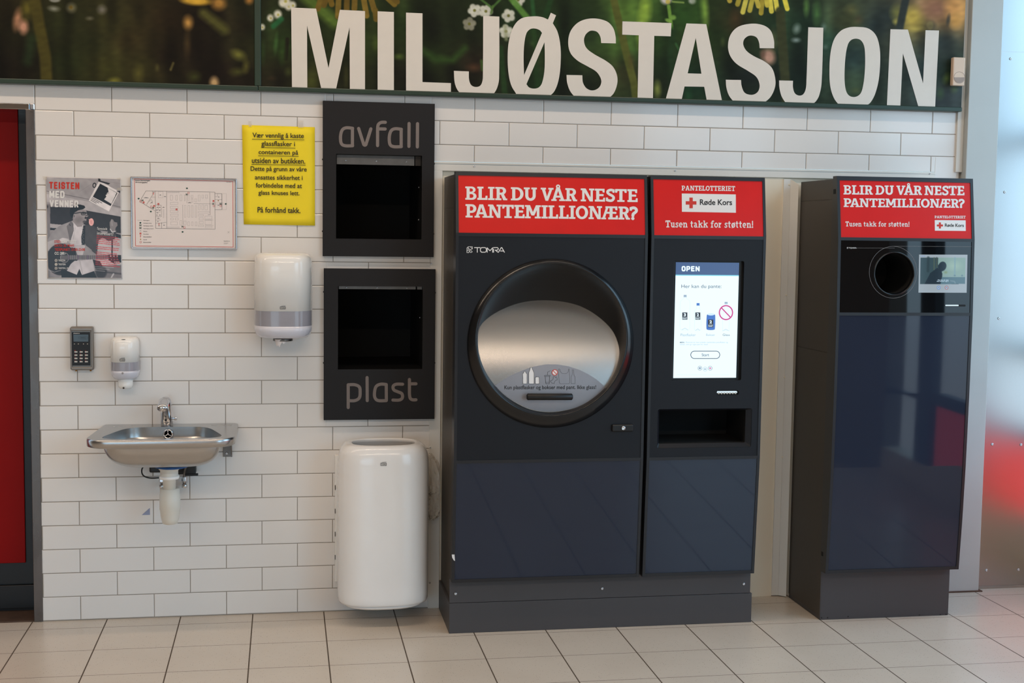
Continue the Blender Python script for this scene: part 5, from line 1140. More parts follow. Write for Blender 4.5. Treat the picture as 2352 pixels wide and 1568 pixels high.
# ================================================================== deposit machines
def fascia_bars(prof, x0, x1, wd, zbars, parent, m=m_frame, back=-0.386, name='fascia_frame', lift=0.003):
    """edge bars and cross bars following the side profile prof = [(y, z) bottom to top]"""
    mb = MB()
    pts = [(y-lift, z) for y, z in prof]+[(back, prof[-1][1]), (back, prof[0][1])]
    for a, b in ((x0, x0+wd), (x1-wd, x1)):
        mb.loft([[(a, y, z) for y, z in pts], [(b, y, z) for y, z in pts]], m, smooth=False, cap0=True, cap1=True)
    zs = [z for _, z in prof]; ys = [y for y, _ in prof]
    fy = lambda z: float(np.interp(z, zs, ys))
    for za, zb in zbars:
        mb.loft([[(x, fy(za)-lift+0.0005, za), (x, fy(zb)-lift+0.0005, zb), (x, back, zb), (x, back, za)] for x in (x0+wd, x1-wd)], m, smooth=False, cap0=True, cap1=True)
    return mb.build(name, parent), fy
def slanted(x0, x1, zs, fy, m, name, parent, th=0.010, shift=0.0):
    mb = MB(); rings = [[(x0, fy(z)+shift, z), (x1, fy(z)+shift, z), (x1, fy(z)+shift+th, z), (x0, fy(z)+shift+th, z)] for z in zs]
    mb.loft(rings, m, smooth=False, cap0=True, cap1=True); return mb.build(name, parent)
def logo(mb, x0, y0, h, S, m, wd=1.0):
    """the maker's mark: a folded ribbon square and the word in wide capitals"""
    k = h/16.0; X = lambda x, y: (x0+x*k, y0+y*k)
    for pth in [[(1, 15), (1, 4), (4, 1), (14, 1), (14, 6)], [(1, 15), (6, 15), (6, 9)], [(3, 3), (14, 13)], [(6, 9), (14, 6)], [(14, 13), (10, 15), (6, 9)], [(9, 1), (14, 6)], [(4, 1), (4, 9), (1, 12)]]:
        mb.strokes([[X(*p) for p in pth]], 1.05*k*wd, S, m, off=0.0006)
    x = 19.0
    for pth, adv in [([[(0, 3), (13, 3)], [(6.5, 3), (6.5, 14)]], 14.0), ([[(3, 3), (11, 3), (14, 5.5), (14, 11.5), (11, 14), (3, 14), (0, 11.5), (0, 5.5), (3, 3)]], 16.0), ([[(0, 14), (0, 3.5), (6.5, 10.5), (13, 3.5), (13, 14)]], 15.2), ([[(0, 14), (0, 7)], [(0, 3), (9, 3), (11, 5), (11, 7), (9, 9), (4, 9), (10.5, 14)]], 11.6), ([[(0, 14), (6.5, 3), (8, 3), (14, 14)], [(5, 11), (11, 11)]], 14.0)]:
        mb.strokes([[X(x+a, b) for a, b in q] for q in pth], 1.9*k*wd, S, m, off=0.0006); x += adv
ROW1 = [('B', 200, 475, 0), ('L', 495, 748, 0), ('I', 760, 920, 0), ('R', 938, 1230, 0), ('D', 1320, 1628, 0), ('U', 1637, 1958, 0), ('V', 2052, 2366, 0), ('Å', -40, 300, 1), ('R', 305, 595, 1), ('N', 683, 1015, 1), ('E', 1030, 1280, 1), ('S', 1302, 1527, 1), ('T', 1528, 1810, 1), ('E', 1828, 2080, 1)]
ROW2 = [('P', 205, 472, 0), ('A', 428, 765, 0), ('N', 760, 1097, 0), ('T', 1108, 1392, 0), ('E', 1405, 1655, 0), ('M', 1665, 2055, 0), ('I', 2070, 2225, 0), ('L', -112, 130, 1), ('L', 145, 388, 1), ('I', 395, 550, 1), ('O', 560, 864, 1), ('N', 875, 1207, 1), ('Æ', 1185, 1595, 1), ('R', 1608, 1892, 1), ('?', 1883, 2090, 1)]
def headline(parent, S, mapx, base1, cap1, base2, cap2):
    mb = MB()
    for row, fb, ft in ((ROW1, base1, cap1), (ROW2, base2, cap2)):
        for ch, a, b, h in row:
            xa, xb = [(1050 if h == 0 else 1270)+t/10.69 for t in (a, b)]
            slab_letter(mb, ch, mapx(xa), mapx(xb), fb, ft, S, m_letter)
    return mb.build('headline', parent)
lf = lambda xa, ya, xb, yb: (lambda x: ya+(yb-ya)*(x-xa)/(xb-xa))
def red_cross(parent, S, box, dr, cx, cy, sz, tx0, ty0, tx1, ty1):
    mb = MB(); pxpoly(mb, [(box[0], box[1]), (box[2], box[1]+dr), (box[2]+.3, box[3]+dr), (box[0]+.3, box[3])], S, m_letter, (), .0005)
    t = sz*.16; h = sz/2
    pxpoly(mb, [(cx-t, cy-h), (cx+t, cy-h), (cx+t, cy-t), (cx+h, cy-t), (cx+h, cy+t), (cx+t, cy+t), (cx+t, cy+h), (cx-t, cy+h), (cx-t, cy+t), (cx-h, cy+t), (cx-h, cy-t), (cx-t, cy-t)], S, m_red_ink, (), .001)
    text(mb, 'Røde Kors', (tx0, ty0, tx1, ty1, .6), S, m_blk_ink, .018, .001)
    return mb.build('cross_badge', parent)

# ---------------- the wide machine
Y1 = -0.455
PROF1 = [(-0.425, 0.226), (-0.455, 0.733), (-0.455, 1.660), (-0.420, 1.904)]
m1 = thing('deposit_machine', 'wide dark bottle deposit machine with round steel hatch and lit screen', 'deposit machine', (2.03, -0.2, 0), 'bottle deposit machines')
mb = MB().shell(1.386, 2.674, -0.384, -0.008, 0.236, 1.895, m_side).box(1.386, 2.674, -0.37, -0.008, 0.1285, 0.235, m_side)
mb.build('cabinet', m1)
mb = MB().box(1.3845, 1.387, -0.372, -0.03, 0.22, 1.755, m_side, 0.001).box(1.3845, 1.387, -0.372, -0.03, 1.762, 1.885, m_side, 0.001); mb.build('side_panel', m1)
MB().box(1.377, 2.690, -0.385, -0.01, 0.0, 0.1275, m_plinth, 0.0015).build('plinth', m1)
kick = MB().box(1.378, 2.682, -0.384, -0.375, 0.129, 0.232, m_plinth, 0.001).build('kick_plate', m1)
for p in [(1046.5, 1363), (1383, 1351), (1708, 1340.5)]: screw(p, -0.384, kick, r=0.0062, m=m_zinc, proud=0.004)
MB().box(2.160, 2.205, -0.40, -0.386, 0.23, 1.90, m_gap).build('gap_strip', m1)
zb = [(0.226, 0.240), (0.726, 0.739), (1.646, 1.660), (1.889, 1.904)]
f_, fy1 = fascia_bars(PROF1, 1.381, 2.1735, 0.0115, zb, m1)
f_, fy1 = fascia_bars(PROF1, 2.1885, 2.681, 0.0115, zb, m1)
XA, XB, XC, XD = 1.3925, 2.162, 2.200, 2.6695
slanted(XA, XB, (0.240, 0.726), fy1, m_blue, 'lower_panel', m1); slanted(XC, XD, (0.240, 0.726), fy1, m_blue, 'lower_panel', m1)
red1 = slanted(XA, XB, (1.660, 1.889), fy1, m_red, 'header_sign', m1); red2 = slanted(XC, XD, (1.660, 1.889), fy1, m_red, 'header_sign', m1)
ST_ = onplane((0, -0.455, 1.660), (0, -0.244, 0.035))
headline(red1, ST_, lambda x: x, lf(1068.7, 458.4, 1464.6, 464.0), lf(1068.7, 428.0, 1464.6, 434.8), lf(1069.2, 499.2, 1446.8, 504.2), lf(1069.2, 468.7, 1446.8, 474.4))
mb = MB(); slab_line(mb, 'PANTELOTTERIET', 1565.6, 1688.4, (437.2, 438.6), (426.2, 427.2), ST_, m_letter); slab_line(mb, 'Tusen takk for støtten!', 1528.5, 1730, (522, 523), (506, 507), ST_, m_letter); mb.build('sign_text', red2)
red_cross(red2, ST_, (1566, 444.2, 1690, 486.2), 2.2, 1587.4, 465.8, 24.5, 1607.5, 457.5, 1681.5, 471.2)
# round port in the left panel
SF = wallS(Y1)
cc = U(1266, 789, Y1+0.001); RO = (U(1457.5, 789, Y1)[0]-U(1075, 789, Y1)[0])/2
NA = 96; TH = np.linspace(0, 2*math.pi, NA, endpoint=False)
def panel_with_holes(x0, x1, z0, z1, holes, m, name, parent, y=Y1, th=0.006):
    mb = MB(); o = [(x0, z0), (x1, z0), (x1, z1), (x0, z1)]
    mb.poly([(a, y, b) for a, b in o], m, [[(a, y, b) for a, b in h] for h in holes])
    mb.loft([[(a, y, b) for a, b in o], [(a, y+th, b) for a, b in o]], m, smooth=False)
    for h in holes: mb.loft([[(a, y, b) for a, b in h], [(a, y+th, b) for a, b in h]], m, smooth=False)
    return mb.build(name, parent)
hole = [(cc[0]+0.97*RO*math.cos(q), cc[2]+0.97*RO*math.sin(q)) for q in TH]
mp1 = panel_with_holes(XA, XB, 0.739, 1.646, [hole], m_mach, 'front_panel', m1)
mb = MB(); logo(mb, 1071.5, 565.5, 15.5, SF, m_letter, 1.0); mb.build('maker_logo', mp1)
# lip and funnel
YL = -0.476
cl = U(1269.4, 779.9, YL); RL = (U(1443, 779.9, YL)[0]-U(1095.7, 779.9, YL)[0])/2
BC = [(1099, 763), (1105, 747), (1127.5, 726.5), (1159.4, 709), (1197.7, 696), (1239, 690.8), (1287, 693), (1328.4, 702.6), (1360, 718.6), (1389, 741), (1408, 763), (1419, 788.7), (1422.5, 811), (1419, 833), (1408, 862), (1389, 890.8), (1360, 916), (1328.4, 933.8), (1287, 944), (1255, 945.6), (1220, 940), (1191, 927.4), (1159, 906.7), (1134, 881), (1115, 852.5), (1102, 820.6), (1098, 790)]
bc = np.array(smooth_outline(BC, 8))
bcx, bcy = 1261.0, 818.0
ang = np.arctan2(-(bc[:, 1]-bcy), bc[:, 0]-bcx); od = np.argsort(ang); rad = np.hypot(bc[:, 0]-bcx, bc[:, 1]-bcy)
def bpt(q, s=1.0):
    q = (q+math.pi) % (2*math.pi)-math.pi
    r = np.interp(q, np.r_[ang[od]-2*math.pi, ang[od], ang[od]+2*math.pi], np.r_[rad[od], rad[od], rad[od]])
    return bcx+s*r*math.cos(q), bcy-s*r*math.sin(q)
RD = 0.80; YD = -0.440; ZD = U(1262, 930, YD)[2]
def DS(x, y, off=0.0):
    d = ray(x, y); yy = YD
    for _ in range(25):
        p = CP+d*((yy-CP[1])/d[1]); dz = min(max(p[2]-ZD, -0.5), 0.5); yy = YD+RD-math.sqrt((RD+off)**2-dz*dz)
    return CP+d*((yy-CP[1])/d[1])
B0 = [DS(*bpt(q)) for q in TH]
mb = MB()
r0 = [(cc[0]+RO*math.cos(q), Y1+0.002, cc[2]+RO*math.sin(q)) for q in TH]
r1 = [(cc[0]+RO*.997*math.cos(q), Y1-0.004, cc[2]+RO*.997*math.sin(q)) for q in TH]
r2 = [(cl[0]+RL*1.012*math.cos(q), YL+0.0015, cl[2]+RL*1.012*math.sin(q)) for q in TH]
r3 = [(cl[0]+RL*math.cos(q), YL, cl[2]+RL*math.sin(q)) for q in TH]
r4 = [(cl[0]+RL*.985*math.cos(q), YL+0.003, cl[2]+RL*.985*math.sin(q)) for q in TH]
mb.loft([r0, r1, r2, r3, r4], m_ring); mb.build('port_ring', m1)
r5 = [tuple(np.array(a)*(1-t)+np.array(b)*t) for a, b, t in zip(r4, B0, [0.0]*NA)]
fun = []
for t in np.linspace(0, 1, 10):
    fun.append([(a[0]+(b[0]-a[0])*t**1.25, a[1]+(b[1]+0.003-a[1])*t**0.85, a[2]+(b[2]-a[2])*t**1.25) for a, b in zip(r5, B0)])
MB().loft(fun, m_black).build('port_funnel', m1)
rings = [[DS(*bpt(q, s)) for q in TH] for s in (1.012, .97, .9, .8, .7, .6, .5, .4, .3, .2, .1, .02)]
drum = MB().loft(rings, m_drum, cap1=True).build('drum_door', m1)
# grey printed field with the pictograms
top = np.array(smooth_outline([(1135, 886, 1), (1140.3, 882.8), (1197.7, 851), (1255, 836), (1306, 841), (1350.8, 858.9), (1385.8, 884.4), (1390, 888, 1), (1300, 960, 1), (1200, 960, 1)], 8))
tx_, ty_ = top[:, 0], top[:, 1]
arcx = np.r_[1136, 1140.3, 1168, 1197.7, 1226, 1255, 1280, 1306, 1330, 1350.8, 1370, 1385.8, 1389]; arcy = np.r_[886, 882.8, 864.5, 851, 841.5, 836.4, 836.6, 841, 848.8, 858.9, 871, 884.4, 889]
low = [(x, y) for x, y in bc if y > 850]; low.sort(); lx = np.array([p[0] for p in low]); ly = np.array([p[1] for p in low])
mb = MB(); cols = np.linspace(1136, 1389, 52); rows = np.linspace(0, 1, 14); V = []
for x in cols:
    a = np.interp(x, arcx, arcy); b = max(a+0.2, np.interp(x, lx, ly)-0.6)
    for t in rows: V.append(DS(x, a+(b-a)*t, 0.0008))
mb.add(V, [(i*14+j, i*14+j+1, (i+1)*14+j+1, (i+1)*14+j) for i in range(51) for j in range(13)], m_drumtint, True)
mb.build('printed_field', drum)
o = lambda x, y: (1180+x/7.84, 830+y/7.84)
mb = MB()
def icon(pts, wd, fill=None, close=True, curved=True):
    pp = [o(*p[:2]) for p in pts]
    if fill is not None: pxpoly(mb, pp, DS, fill, (), .0014)
    mb.strokes([pp+([pp[0]] if close else [])], wd, DS, m_blk_ink, off=.0019)
icon([(185, 176), (212, 176), (214, 196), (240, 225), (238, 300), (240, 340), (236, 402), (166, 402), (162, 340), (164, 300), (160, 225), (184, 196)], .7, m_letter)
icon([(300, 104), (328, 104), (332, 130), (366, 200), (366, 380), (362, 402), (276, 402), (272, 380), (272, 200), (298, 130)], .7, m_letter)
icon([(396, 284), (404, 276), (446, 276), (458, 288), (460, 390), (452, 402), (398, 402), (388, 390), (388, 290)], .7, m_letter); icon([(404, 272), (420, 276)], .7, close=False)
icon([(560, 266), (552, 256), (556, 248), (652, 246), (658, 254), (650, 264)], .6); icon([(566, 268), (580, 400), (640, 400), (648, 266)], .6, close=False); icon([(576, 376), (644, 374)], .5, close=False); icon([(606, 242), (610, 190), (660, 166)], .6, close=False)
icon([(712, 270), (745, 272), (750, 286), (780, 292), (786, 330), (762, 336), (735, 360), (728, 398), (706, 390), (690, 392), (682, 378), (664, 366), (662, 346), (690, 338), (712, 310)], .55); icon([(764, 276), (774, 264)], .5, close=False)
icon([(808, 136), (830, 136), (838, 176), (864, 210), (900, 218), (945, 216), (974, 196), (984, 172), (986, 136), (1000, 136), (1010, 376), (996, 398), (840, 400), (820, 380), (814, 290)], .4)
icon([(1052, 150), (1076, 150), (1082, 220), (1088, 250), (1104, 270), (1104, 396), (1036, 398), (1036, 272), (1050, 245), (1056, 210)], .4)
a = o(740, 196); pxpoly(mb, ell(a[0], a[1], 6.8, 6.9, 28), DS, m_letter, (), .0014); ringpoly(mb, a[0], a[1], 7.0, 1.5, DS, m_red_ink, .0019, 7.1)
mb.strokes([[(a[0]-4.4, a[1]-4.4), (a[0]+4.4, a[1]+4.4)]], 1.4, DS, m_red_ink, off=.0019, cap=False)
mb.build('pictograms', drum)
mb = MB(); text(mb, 'Kun plastflasker og bokser med pant. Ikke glass!', (1158.5, 884.8, 1369, 896.5, -.6), DS, m_blk_ink, .012, .0012); mb.build('printed_text', drum)
# drum handle and the cam lock
ha, hb_ = DS(1212, 911, 0.028), DS(1313, 911, 0.028)
mb = MB().tube([ha+np.array([-.004, 0, 0]), ha, hb_, hb_+np.array([.004, 0, 0])], [0.009, 0.0135, 0.0135, 0.009], m_black, 18)
for x in (1216, 1309): mb.tube([DS(x, 911, 0.001), DS(x, 911, 0.02)], 0.008, m_black, 12)
mb.build('handle', drum)
la, lb = U(1404.5, 974, Y1), U(1453.5, 990, Y1)
mb = MB().box(la[0], lb[0], Y1-0.014, Y1+0.001, lb[2], la[2], m_black, 0.006, 3); lk = mb.build('lock', m1)
c = U(1432, 983, Y1-0.014); MB().lathe([(0.0085, 0.003), (0.0085, -0.002), (0.006, -0.003), (0.003, -0.0005)], (c[0], Y1-0.014, c[2]), m_chrome, 'y', 16).build('lock_barrel', lk)
# chipped white sticker at the lower left edge
p0 = onplane((0, -0.455, 0.733), (0, -0.507, -0.03)); mb = MB()
pxpoly(mb, [(1037.5, 1273), (1044, 1273), (1045, 1288), (1042, 1286), (1038.5, 1280)], p0, m_letter, (), .0042); mb.build('sticker_scrap', m1)
# right panel: screen bay, slot, delivery opening
def prect(x0, y0, x1, y1, Y=Y1): a = U(x0, y0, Y); b = U(x1, y1, Y); return a[0], b[0], b[2], a[2]
sb = prect(1547.5, 598, 1702, 873); so = prect(1646.5, 896.5, 1698, 906.5); do = prect(1511, 939.5, 1725, 1026)
RR = lambda r, k: [(x, z) for x, z in rrect(r[0], r[2], r[1], r[3], k, 5)]
mp2 = panel_with_holes(XC, XD, 0.739, 1.646, [RR(sb, .006), RR(so, .0085), RR(do, .008)], m_mach, 'front_panel', m1)
bay = MB(); h = RR(sb, .006); bay.loft([[(a, Y1+0.0005, b) for a, b in h], [(a, Y1+0.018, b) for a, b in h]], m_black, smooth=False).poly([(a, Y1+0.018, b) for a, b in h], m_black); bay.build('screen_bay', m1)
SS = wallS(Y1+0.0165)
def spx(x, y): return 1530+x/5.405, 590+y/5.405
scr = [U(*spx(x, y), Y1+0.0165) for x, y in [(118, 66), (903, 70), (872, 1498), (91, 1502)]]
scx0, scx1 = (scr[0][0]+scr[3][0])/2, (scr[1][0]+scr[2][0])/2; scz0, scz1 = (scr[2][2]+scr[3][2])/2, (scr[0][2]+scr[1][2])/2
zh = U(*spx(500, 222), Y1+0.0165)[2]; zl = U(*spx(500, 234), Y1+0.0165)[2]
mb = MB(); yS = Y1+0.0165
mb.quad((scx0, yS, scz0), (scx1, yS, scz0), (scx1, yS, zl), (scx0, yS, zl), e_white).quad((scx0, yS, zl), (scx1, yS, zl), (scx1, yS, zh), (scx0, yS, zh), e_cyan).quad((scx0, yS, zh), (scx1, yS, zh), (scx1, yS, scz1), (scx0, yS, scz1), e_blue)
screen = mb.build('screen', m1)
sbx = lambda x0, y0, x1, y1: (*spx(x0, y0), *spx(x1, y1))
mb = MB(); block(mb, 'OPEN', (*sbx(192, 112, 416, 178), .3), SS, e_white, 3.0)
text(mb, 'Her kan du pante:', sbx(190, 342, 686, 398), SS, e_dark, 0.0); text(mb, 'Plastflasker', sbx(179, 950, 368, 982), SS, e_mid, 0); text(mb, 'Bokser', sbx(498, 952, 607, 980), SS, e_mid, 0); text(mb, 'Glass', sbx(703, 952, 789, 980), SS, e_dark, 0)
text(mb, 'MERK:', sbx(172, 1052, 232, 1068), SS, e_dark, .015); text(mb, 'Maskinen tar imot enkelte utenlandske panteflasker og', sbx(242, 1050, 766, 1072), SS, e_mid, 0); text(mb, 'bokser, men gir ingen pant for disse!', sbx(172, 1077, 518, 1098), SS, e_mid, 0)
text(mb, 'Start', sbx(442, 1196, 534, 1232), SS, e_dark, .004); text(mb, 'CAUTION: Do not insert flammable or toxic materials as they may cause fire or personal injury', sbx(136, 1456, 782, 1470), SS, e_pale, 0)
R1 = lambda x0, y0, x1, y1, r: [spx(*p) for p in rrect(x0, y0, x1, y1, r, 8)]
pxpoly(mb, R1(302, 1164, 670, 1264, 49), SS, e_dark, [R1(310, 1172, 662, 1256, 41)], .0004)
for x, y, m in [(419, 1380, e_dark), (484, 1391, e_mid), (547, 1380, e_dark)]:
    a = spx(x, y); ringpoly(mb, a[0], a[1], 4.9, .7, SS, m, .0004, 5.1); pxpoly(mb, [spx(x-13, y-9), spx(x+13, y-9), spx(x+13, y+9), spx(x-13, y+9)], SS, e_magenta if x > 500 else e_mid if x > 450 else e_blue, (), .0004); mb.strokes([[spx(x-13, y), spx(x+13, y)]], .5, SS, e_white, cap=False, off=.0007)
def bottle(pts, m_line, m_fill, wd=.55):
    pp = [spx(*p) for p in smooth_outline(pts, 4)]; pxpoly(mb, pp, SS, m_fill, (), .0004); mb.strokes([pp+[pp[0]]], wd, SS, m_line, cap=False, off=.0006)
bottle([(222, 500), (250, 500), (252, 512), (290, 545), (296, 600), (292, 740), (292, 880), (280, 906), (234, 905, 1), (190, 906), (172, 880), (176, 740), (174, 600), (182, 545), (220, 512)], e_pale, e_white)
bottle([(380, 606), (412, 606), (414, 640), (438, 672), (438, 740), (434, 830), (436, 890), (420, 912), (392, 912, 1), (362, 912), (350, 890), (354, 830), (352, 740), (352, 672), (378, 640)], e_pale, e_white)
bottle([(728, 586), (762, 586), (766, 630), (778, 720), (784, 790), (780, 860), (782, 912, 1), (700, 912, 1), (702, 860), (700, 790), (706, 720), (724, 630)], e_pale, e_white)
bottle([(514, 712), (600, 712), (610, 745), (606, 880), (598, 902), (510, 902), (500, 880), (503, 745)], e_mid, e_can)
pxpoly(mb, [spx(*p) for p in ell(557, 712, 43, 14, 20)], SS, e_pale, (), .0008)
for x0, y0, x1, y1, m in [(218, 470, 254, 500, e_mid), (378, 572, 415, 606, e_can), (726, 557, 764, 586, e_mid)]: pxpoly(mb, [spx(x0, y0), spx(x1, y0), spx(x1, y1), spx(x0, y1)], SS, m, (), .0006)
for x0, x1, y in [(196, 270, 895), (365, 420, 904), (702, 780, 908)]: mb.strokes([[spx(x0, y+8), spx((x0+x1)/2, y-12), spx(x1, y+8)]], .7, SS, e_mid, off=.0007)
for x0, y0, x1, y1, t in [(200, 688, 264, 778, '3'), (362, 688, 425, 778, '2'), (520, 776, 586, 872, '2')]:
    pxpoly(mb, [spx(x0, y0), spx(x1, y0), spx(x1, y1), spx(x0, y1)], SS, e_label, (), .001); text(mb, t, sbx(x0+18, y0+10, x1-18, y0+48), SS, e_white, .035, .0013); text(mb, 'PANT', sbx(x0+5, y1-24, x1-5, y1-6), SS, e_white, .02, .0013); mb.strokes([[spx(x0+6, y1-32), spx(x1-6, y1-32)]], .4, SS, e_white, cap=False, off=.0013)
a = spx(743, 690); ringpoly(mb, a[0], a[1], 16.6, 2.9, SS, e_magenta, .0014, 17.4); mb.strokes([[spx(686, 630), spx(800, 750)]], 2.7, SS, e_magenta, cap=False, off=.0014)
mb.build('screen_content', screen)
mb = MB(); h = RR(so, .0085); mb.loft([[(a, Y1+0.0005, b) for a, b in h], [(a, Y1+0.03, b) for a, b in h]], m_gap, smooth=False).poly([(a, Y1+0.03, b) for a, b in h], m_gap); slot = mb.build('receipt_slot', m1)
a = U(1648, 899, Y1+0.004); b = U(1693, 904, Y1+0.004); mb = MB().box(a[0], b[0], Y1+0.004, Y1+0.02, b[2]+.004, a[2], e_slot)
for i in range(7): x = a[0]+(b[0]-a[0])*(i+.2)/7; mb.box(x, x+0.006, Y1+0.003, Y1+0.02, b[2]-.001, b[2]+.006, m_key)
mb.build('tear_edge', slot)
mb = MB(); h = RR(do, .008); ii = prect(1514.5, 943, 1711, 1016, Y1+0.014); h2 = RR(ii, .004)
mb.loft([[(a, Y1+0.0005, b) for a, b in h], [(a, Y1+0.003, b) for a, b in h], [(a, Y1+0.016, b) for a, b in h2]], m_mach, smooth=False)
mb.build('opening_bezel', m1)
mb = MB(); mb.loft([[(a, Y1+0.016, b) for a, b in h2], [(a, Y1+0.26, b) for a, b in h2]], m_blackm, smooth=False).poly([(a, Y1+0.26, b) for a, b in h2], m_blackm); mb.build('delivery_chute', m1)

# ---------------- the slim machine on the right
Z68 = U(2220, 1068, -0.47)[2]
PROF2 = [(-0.452, 0.222), (-0.4665, 0.45), (-0.476, Z68), (-0.481, 1.0), (-0.482, 1.340), (-0.472, 1.658), (-0.436, 1.917)]
m2 = thing('deposit_machine', 'slim dark bottle deposit machine with small round opening, rightmost by the post', 'deposit machine', (3.30, -0.2, 0), 'bottle deposit machines')
MB().shell(2.998, 3.600, -0.400, -0.03, 0.216, 1.905, m_side).build('cabinet', m2)
MB().box(3.000, 3.600, -0.392, -0.03, 0.0, 0.215, m_plinth, 0.0015).build('plinth', m2)
mb = MB()
for za, zb_ in ((0.02, 1.165), (1.169, 1.815), (1.820, 1.9)): mb.box(2.9960, 2.999, -0.396, -0.034, za, zb_, m_side, 0.0008)
mb.build('side_panel', m2)
f2, fy2 = fascia_bars(PROF2, 2.991, 3.607, 0.0125, [(0.222, 0.236), (1.333, 1.346), (1.648, 1.661), (1.899, 1.917)], m2, back=-0.400)
mb = MB().box(2.9895, 2.992, -0.4305, -0.4105, 1.842, 1.862, m_gap, 0.0005).box(2.9895, 2.992, -0.425, -0.408, 0.290, 0.308, m_gap, 0.0005); mb.build('side_clip', m2)
XE, XF = 3.0035, 3.5945
slanted(XE, XF, (0.236, 0.34, 0.45, 0.56, Z68, 0.85, 1.0, 1.17, 1.333), fy2, m_blue, 'lower_panel', m2)
red3 = slanted(XE, XF, (1.661, 1.899), fy2, m_red, 'header_sign', m2)
S2 = onplane((0, -0.472, 1.658), (0, -0.259, 0.036))
mpx = lambda x: 1937.4+(x-1068.7)*(2215.3-1937.4)/(1464.8-1068.7)
headline(red3, S2, mpx, lf(1937.4, 446.4, 2215, 448.4), lf(1937.4, 425.2, 2215, 427.0), lf(1938.5, 475.2, 2215, 477.2), lf(1938.5, 455.2, 2215, 457.0))
mb = MB(); slab_line(mb, 'PANTELOTTERIET', 2146.8, 2217.8, (501, 501.6), (495, 495.5), S2, m_letter); slab_line(mb, 'Tusen takk for støtten!', 1941.9, 2088.9, (519.8, 520.4), (508.4, 509), S2, m_letter); mb.build('sign_text', red3)
red_cross(red3, S2, (2147, 505.2, 2218, 529.6), .6, 2158.9, 517.6, 14, 2170.4, 513.0, 2213.8, 521.0)
# black glass with the round opening
nG = (0, -0.318, 0.010); SG = onplane((0, -0.482, 1.340), nG)
gy = lambda z: -0.482+(z-1.340)*(0.010/0.318)
hc = SG(2054, 628); HR = (SG(2100, 628)[0]-SG(2008, 628)[0])/2
oo = [(XE, 1.346), (XF, 1.346), (XF, 1.648), (XE, 1.648)]
hh = [(hc[0]+HR*math.cos(q), hc[2]+HR*math.sin(q)) for q in np.linspace(0, 2*math.pi, 64, endpoint=False)]
mb = MB(); mb.poly([(a, gy(b), b) for a, b in oo], m_bglass, [[(a, gy(b), b) for a, b in hh]])
mb.loft([[(a, gy(b), b) for a, b in oo], [(a, gy(b)+.008, b) for a, b in oo]], m_bglass, smooth=False)
gl = mb.build('glass_panel', m2)
mb = MB(); rg = lambda r, dy: [(hc[0]+r*HR*math.cos(q), gy(hc[2]+r*HR*math.sin(q))+dy, hc[2]+r*HR*math.sin(q)) for q in np.linspace(0, 2*math.pi, 64, endpoint=False)]
mb.loft([rg(1.03, 0.001), rg(1.02, -.003), rg(.985, -.0035), rg(.955, 0.0), rg(.93, .012)], m_ring); mb.build('opening_ring', m2)
mb = MB(); mb.loft([rg(.94, .006), rg(.93, .25)], m_blackm).poly(rg(.93, .25), m_blackm); mb.build('opening_tube', m2)
c = SG(2043, 645); mb = MB().tube([(c[0]-.030, -0.33, c[2]-.016), (c[0]+.012, -0.325, c[2]+.002)], .0012, m_galv, 8); mb.build('conveyor_edge', m2)  # thin bright rod added to imitate a glint inside the dark opening
mb = MB(); ringpoly(mb, 2051.5, 625, 55.1, .45, SG, m_grey_ink, .0005, 59.7); gp = lambda x, y: (1900+x/6.72, 530+y/6.72)
mb.strokes([[gp(440, 265), gp(1040, 266)], [gp(1030, 238), gp(2232, 244)]], .35, SG, m_grey_ink, cap=False, off=.0005); logo(mb, *gp(303, 250), 3.9, SG, m_letter, 1.0); mb.build('printed_lines', gl)
# its screen: a pale page with a dim film still
tl, tr_, brr, bl = [SG(*gp(x, y), .0006) for x, y in [(1418, 366), (2165, 368), (2152, 955), (1408, 953)]]
fn2 = lambda u, v: (bl*(1-u)+brr*u)*(1-v)+(tl*(1-u)+tr_*u)*v
us = np.linspace(0, 1, 121); vs = np.linspace(1, 0, 97); G = np.array([[fn2(u, v) for u in us] for v in vs]); X, Y = project(G)
p = Paint((X-1900)*6.72, (Y-530)*6.72, (176, 190, 200))
p.poly([(1440, 412), (2138, 416), (2130, 820), (1434, 822)], (60, 84, 92)); p.poly([(1715, 414), (2138, 416), (2132, 715), (1780, 712), (1770, 620), (1715, 540)], (150, 182, 176)); p.blob(1960, 540, 150, 100, (176, 206, 190), .8, 0, 1)
p.line([(1972, 416), (1968, 680)], 22, (136, 172, 186), .8, 12); p.line([(1650, 414), (1650, 600)], 16, (96, 112, 92), .8, 10); p.line([(1690, 414), (1690, 560)], 20, (78, 92, 80), .8, 10); p.line([(1560, 414), (1555, 620)], 40, (44, 62, 68), .7, 20); p.blob(1830, 640, 40, 30, (130, 150, 90), .6, 0, 1)
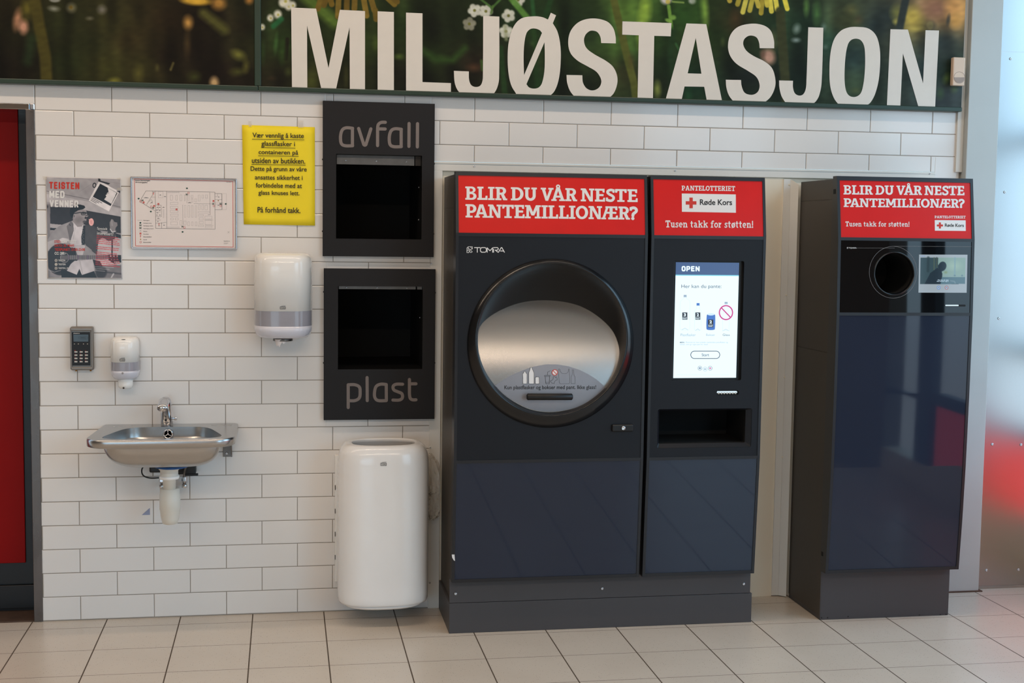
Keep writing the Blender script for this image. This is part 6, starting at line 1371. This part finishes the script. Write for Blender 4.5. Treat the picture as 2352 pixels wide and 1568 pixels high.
p.poly([(1500, 822), (1590, 650), (1700, 570), (1760, 620), (1778, 660), (1760, 822)], (34, 50, 62)); p.blob(1776, 548, 62, 76, (34, 50, 62), 1, 20, .12); p.poly([(1770, 714), (2132, 716), (2130, 820), (1750, 820)], (96, 130, 144)); p.line([(1780, 690), (2130, 700)], 14, (150, 176, 184), .6, 8); p.line([(1905, 770), (1965, 780), (1975, 806)], 16, (140, 166, 178), .7, 8)
for x in (1968, 2082): p.blob(x, 690, 20, 18, (96, 130, 150), .8, 0, .8)
scr2 = print_grid(fn2, 120, 96, p.I, 'screen', vcol_emis('screen_film_still', 0.62), gl)
mb = MB(); text(mb, 'Vi er der når noen', (*gp(1705, 748), *gp(1872, 768)), SG, e_pale, .01, .0012); text(mb, 'ikke kommer seg ut', (*gp(1692, 770), *gp(1872, 790)), SG, e_pale, .01, .0012)
for x, m in ((1720, e_mid), (1843, e_mid)):
    a = gp(x, 876); ringpoly(mb, a[0], a[1], 4.2, .8, SG, e_can if x < 1800 else m_red_ink, .0012); pxpoly(mb, ell(a[0], a[1], 3.2, 3.2, 16), SG, m, (), .0011); mb.strokes([[(a[0]-1.6, a[1]+1), (a[0], a[1]-1.4), (a[0]+1.6, a[1]+1)]], .6, SG, e_dark, off=.0014)
logo(mb, *gp(1440, 383), 2.0, SG, e_can, 1.0); text(mb, 'Trykk her og vi kommer så snart vi kan eller ring oss i butikken', (*gp(1435, 928), *gp(1985, 940)), SG, e_mid, 0, .0012)
mb.build('screen_content', scr2)
mb = MB(); a = gp(1820, 1138); b = gp(2136, 1168); pxpoly(mb, rrect(a[0], a[1], b[0], b[1], 2.1), SG, m_gap, (), .0008); pxpoly(mb, rrect(a[0]+.4, a[1]+.4, a[0]+31, b[1]-1.2, 1.2), SG, e_slot, (), .0014); mb.build('receipt_slot', m2)
pl = wallS(-0.392)
for p_ in [(1887, 1418), (1901, 1418), (1948, 1415.5), (2112, 1412), (2160, 1411), (2173, 1410.5)]: screw(p_, -0.392, m2, r=0.003, m=m_black, name='rivet', proud=0.0015)
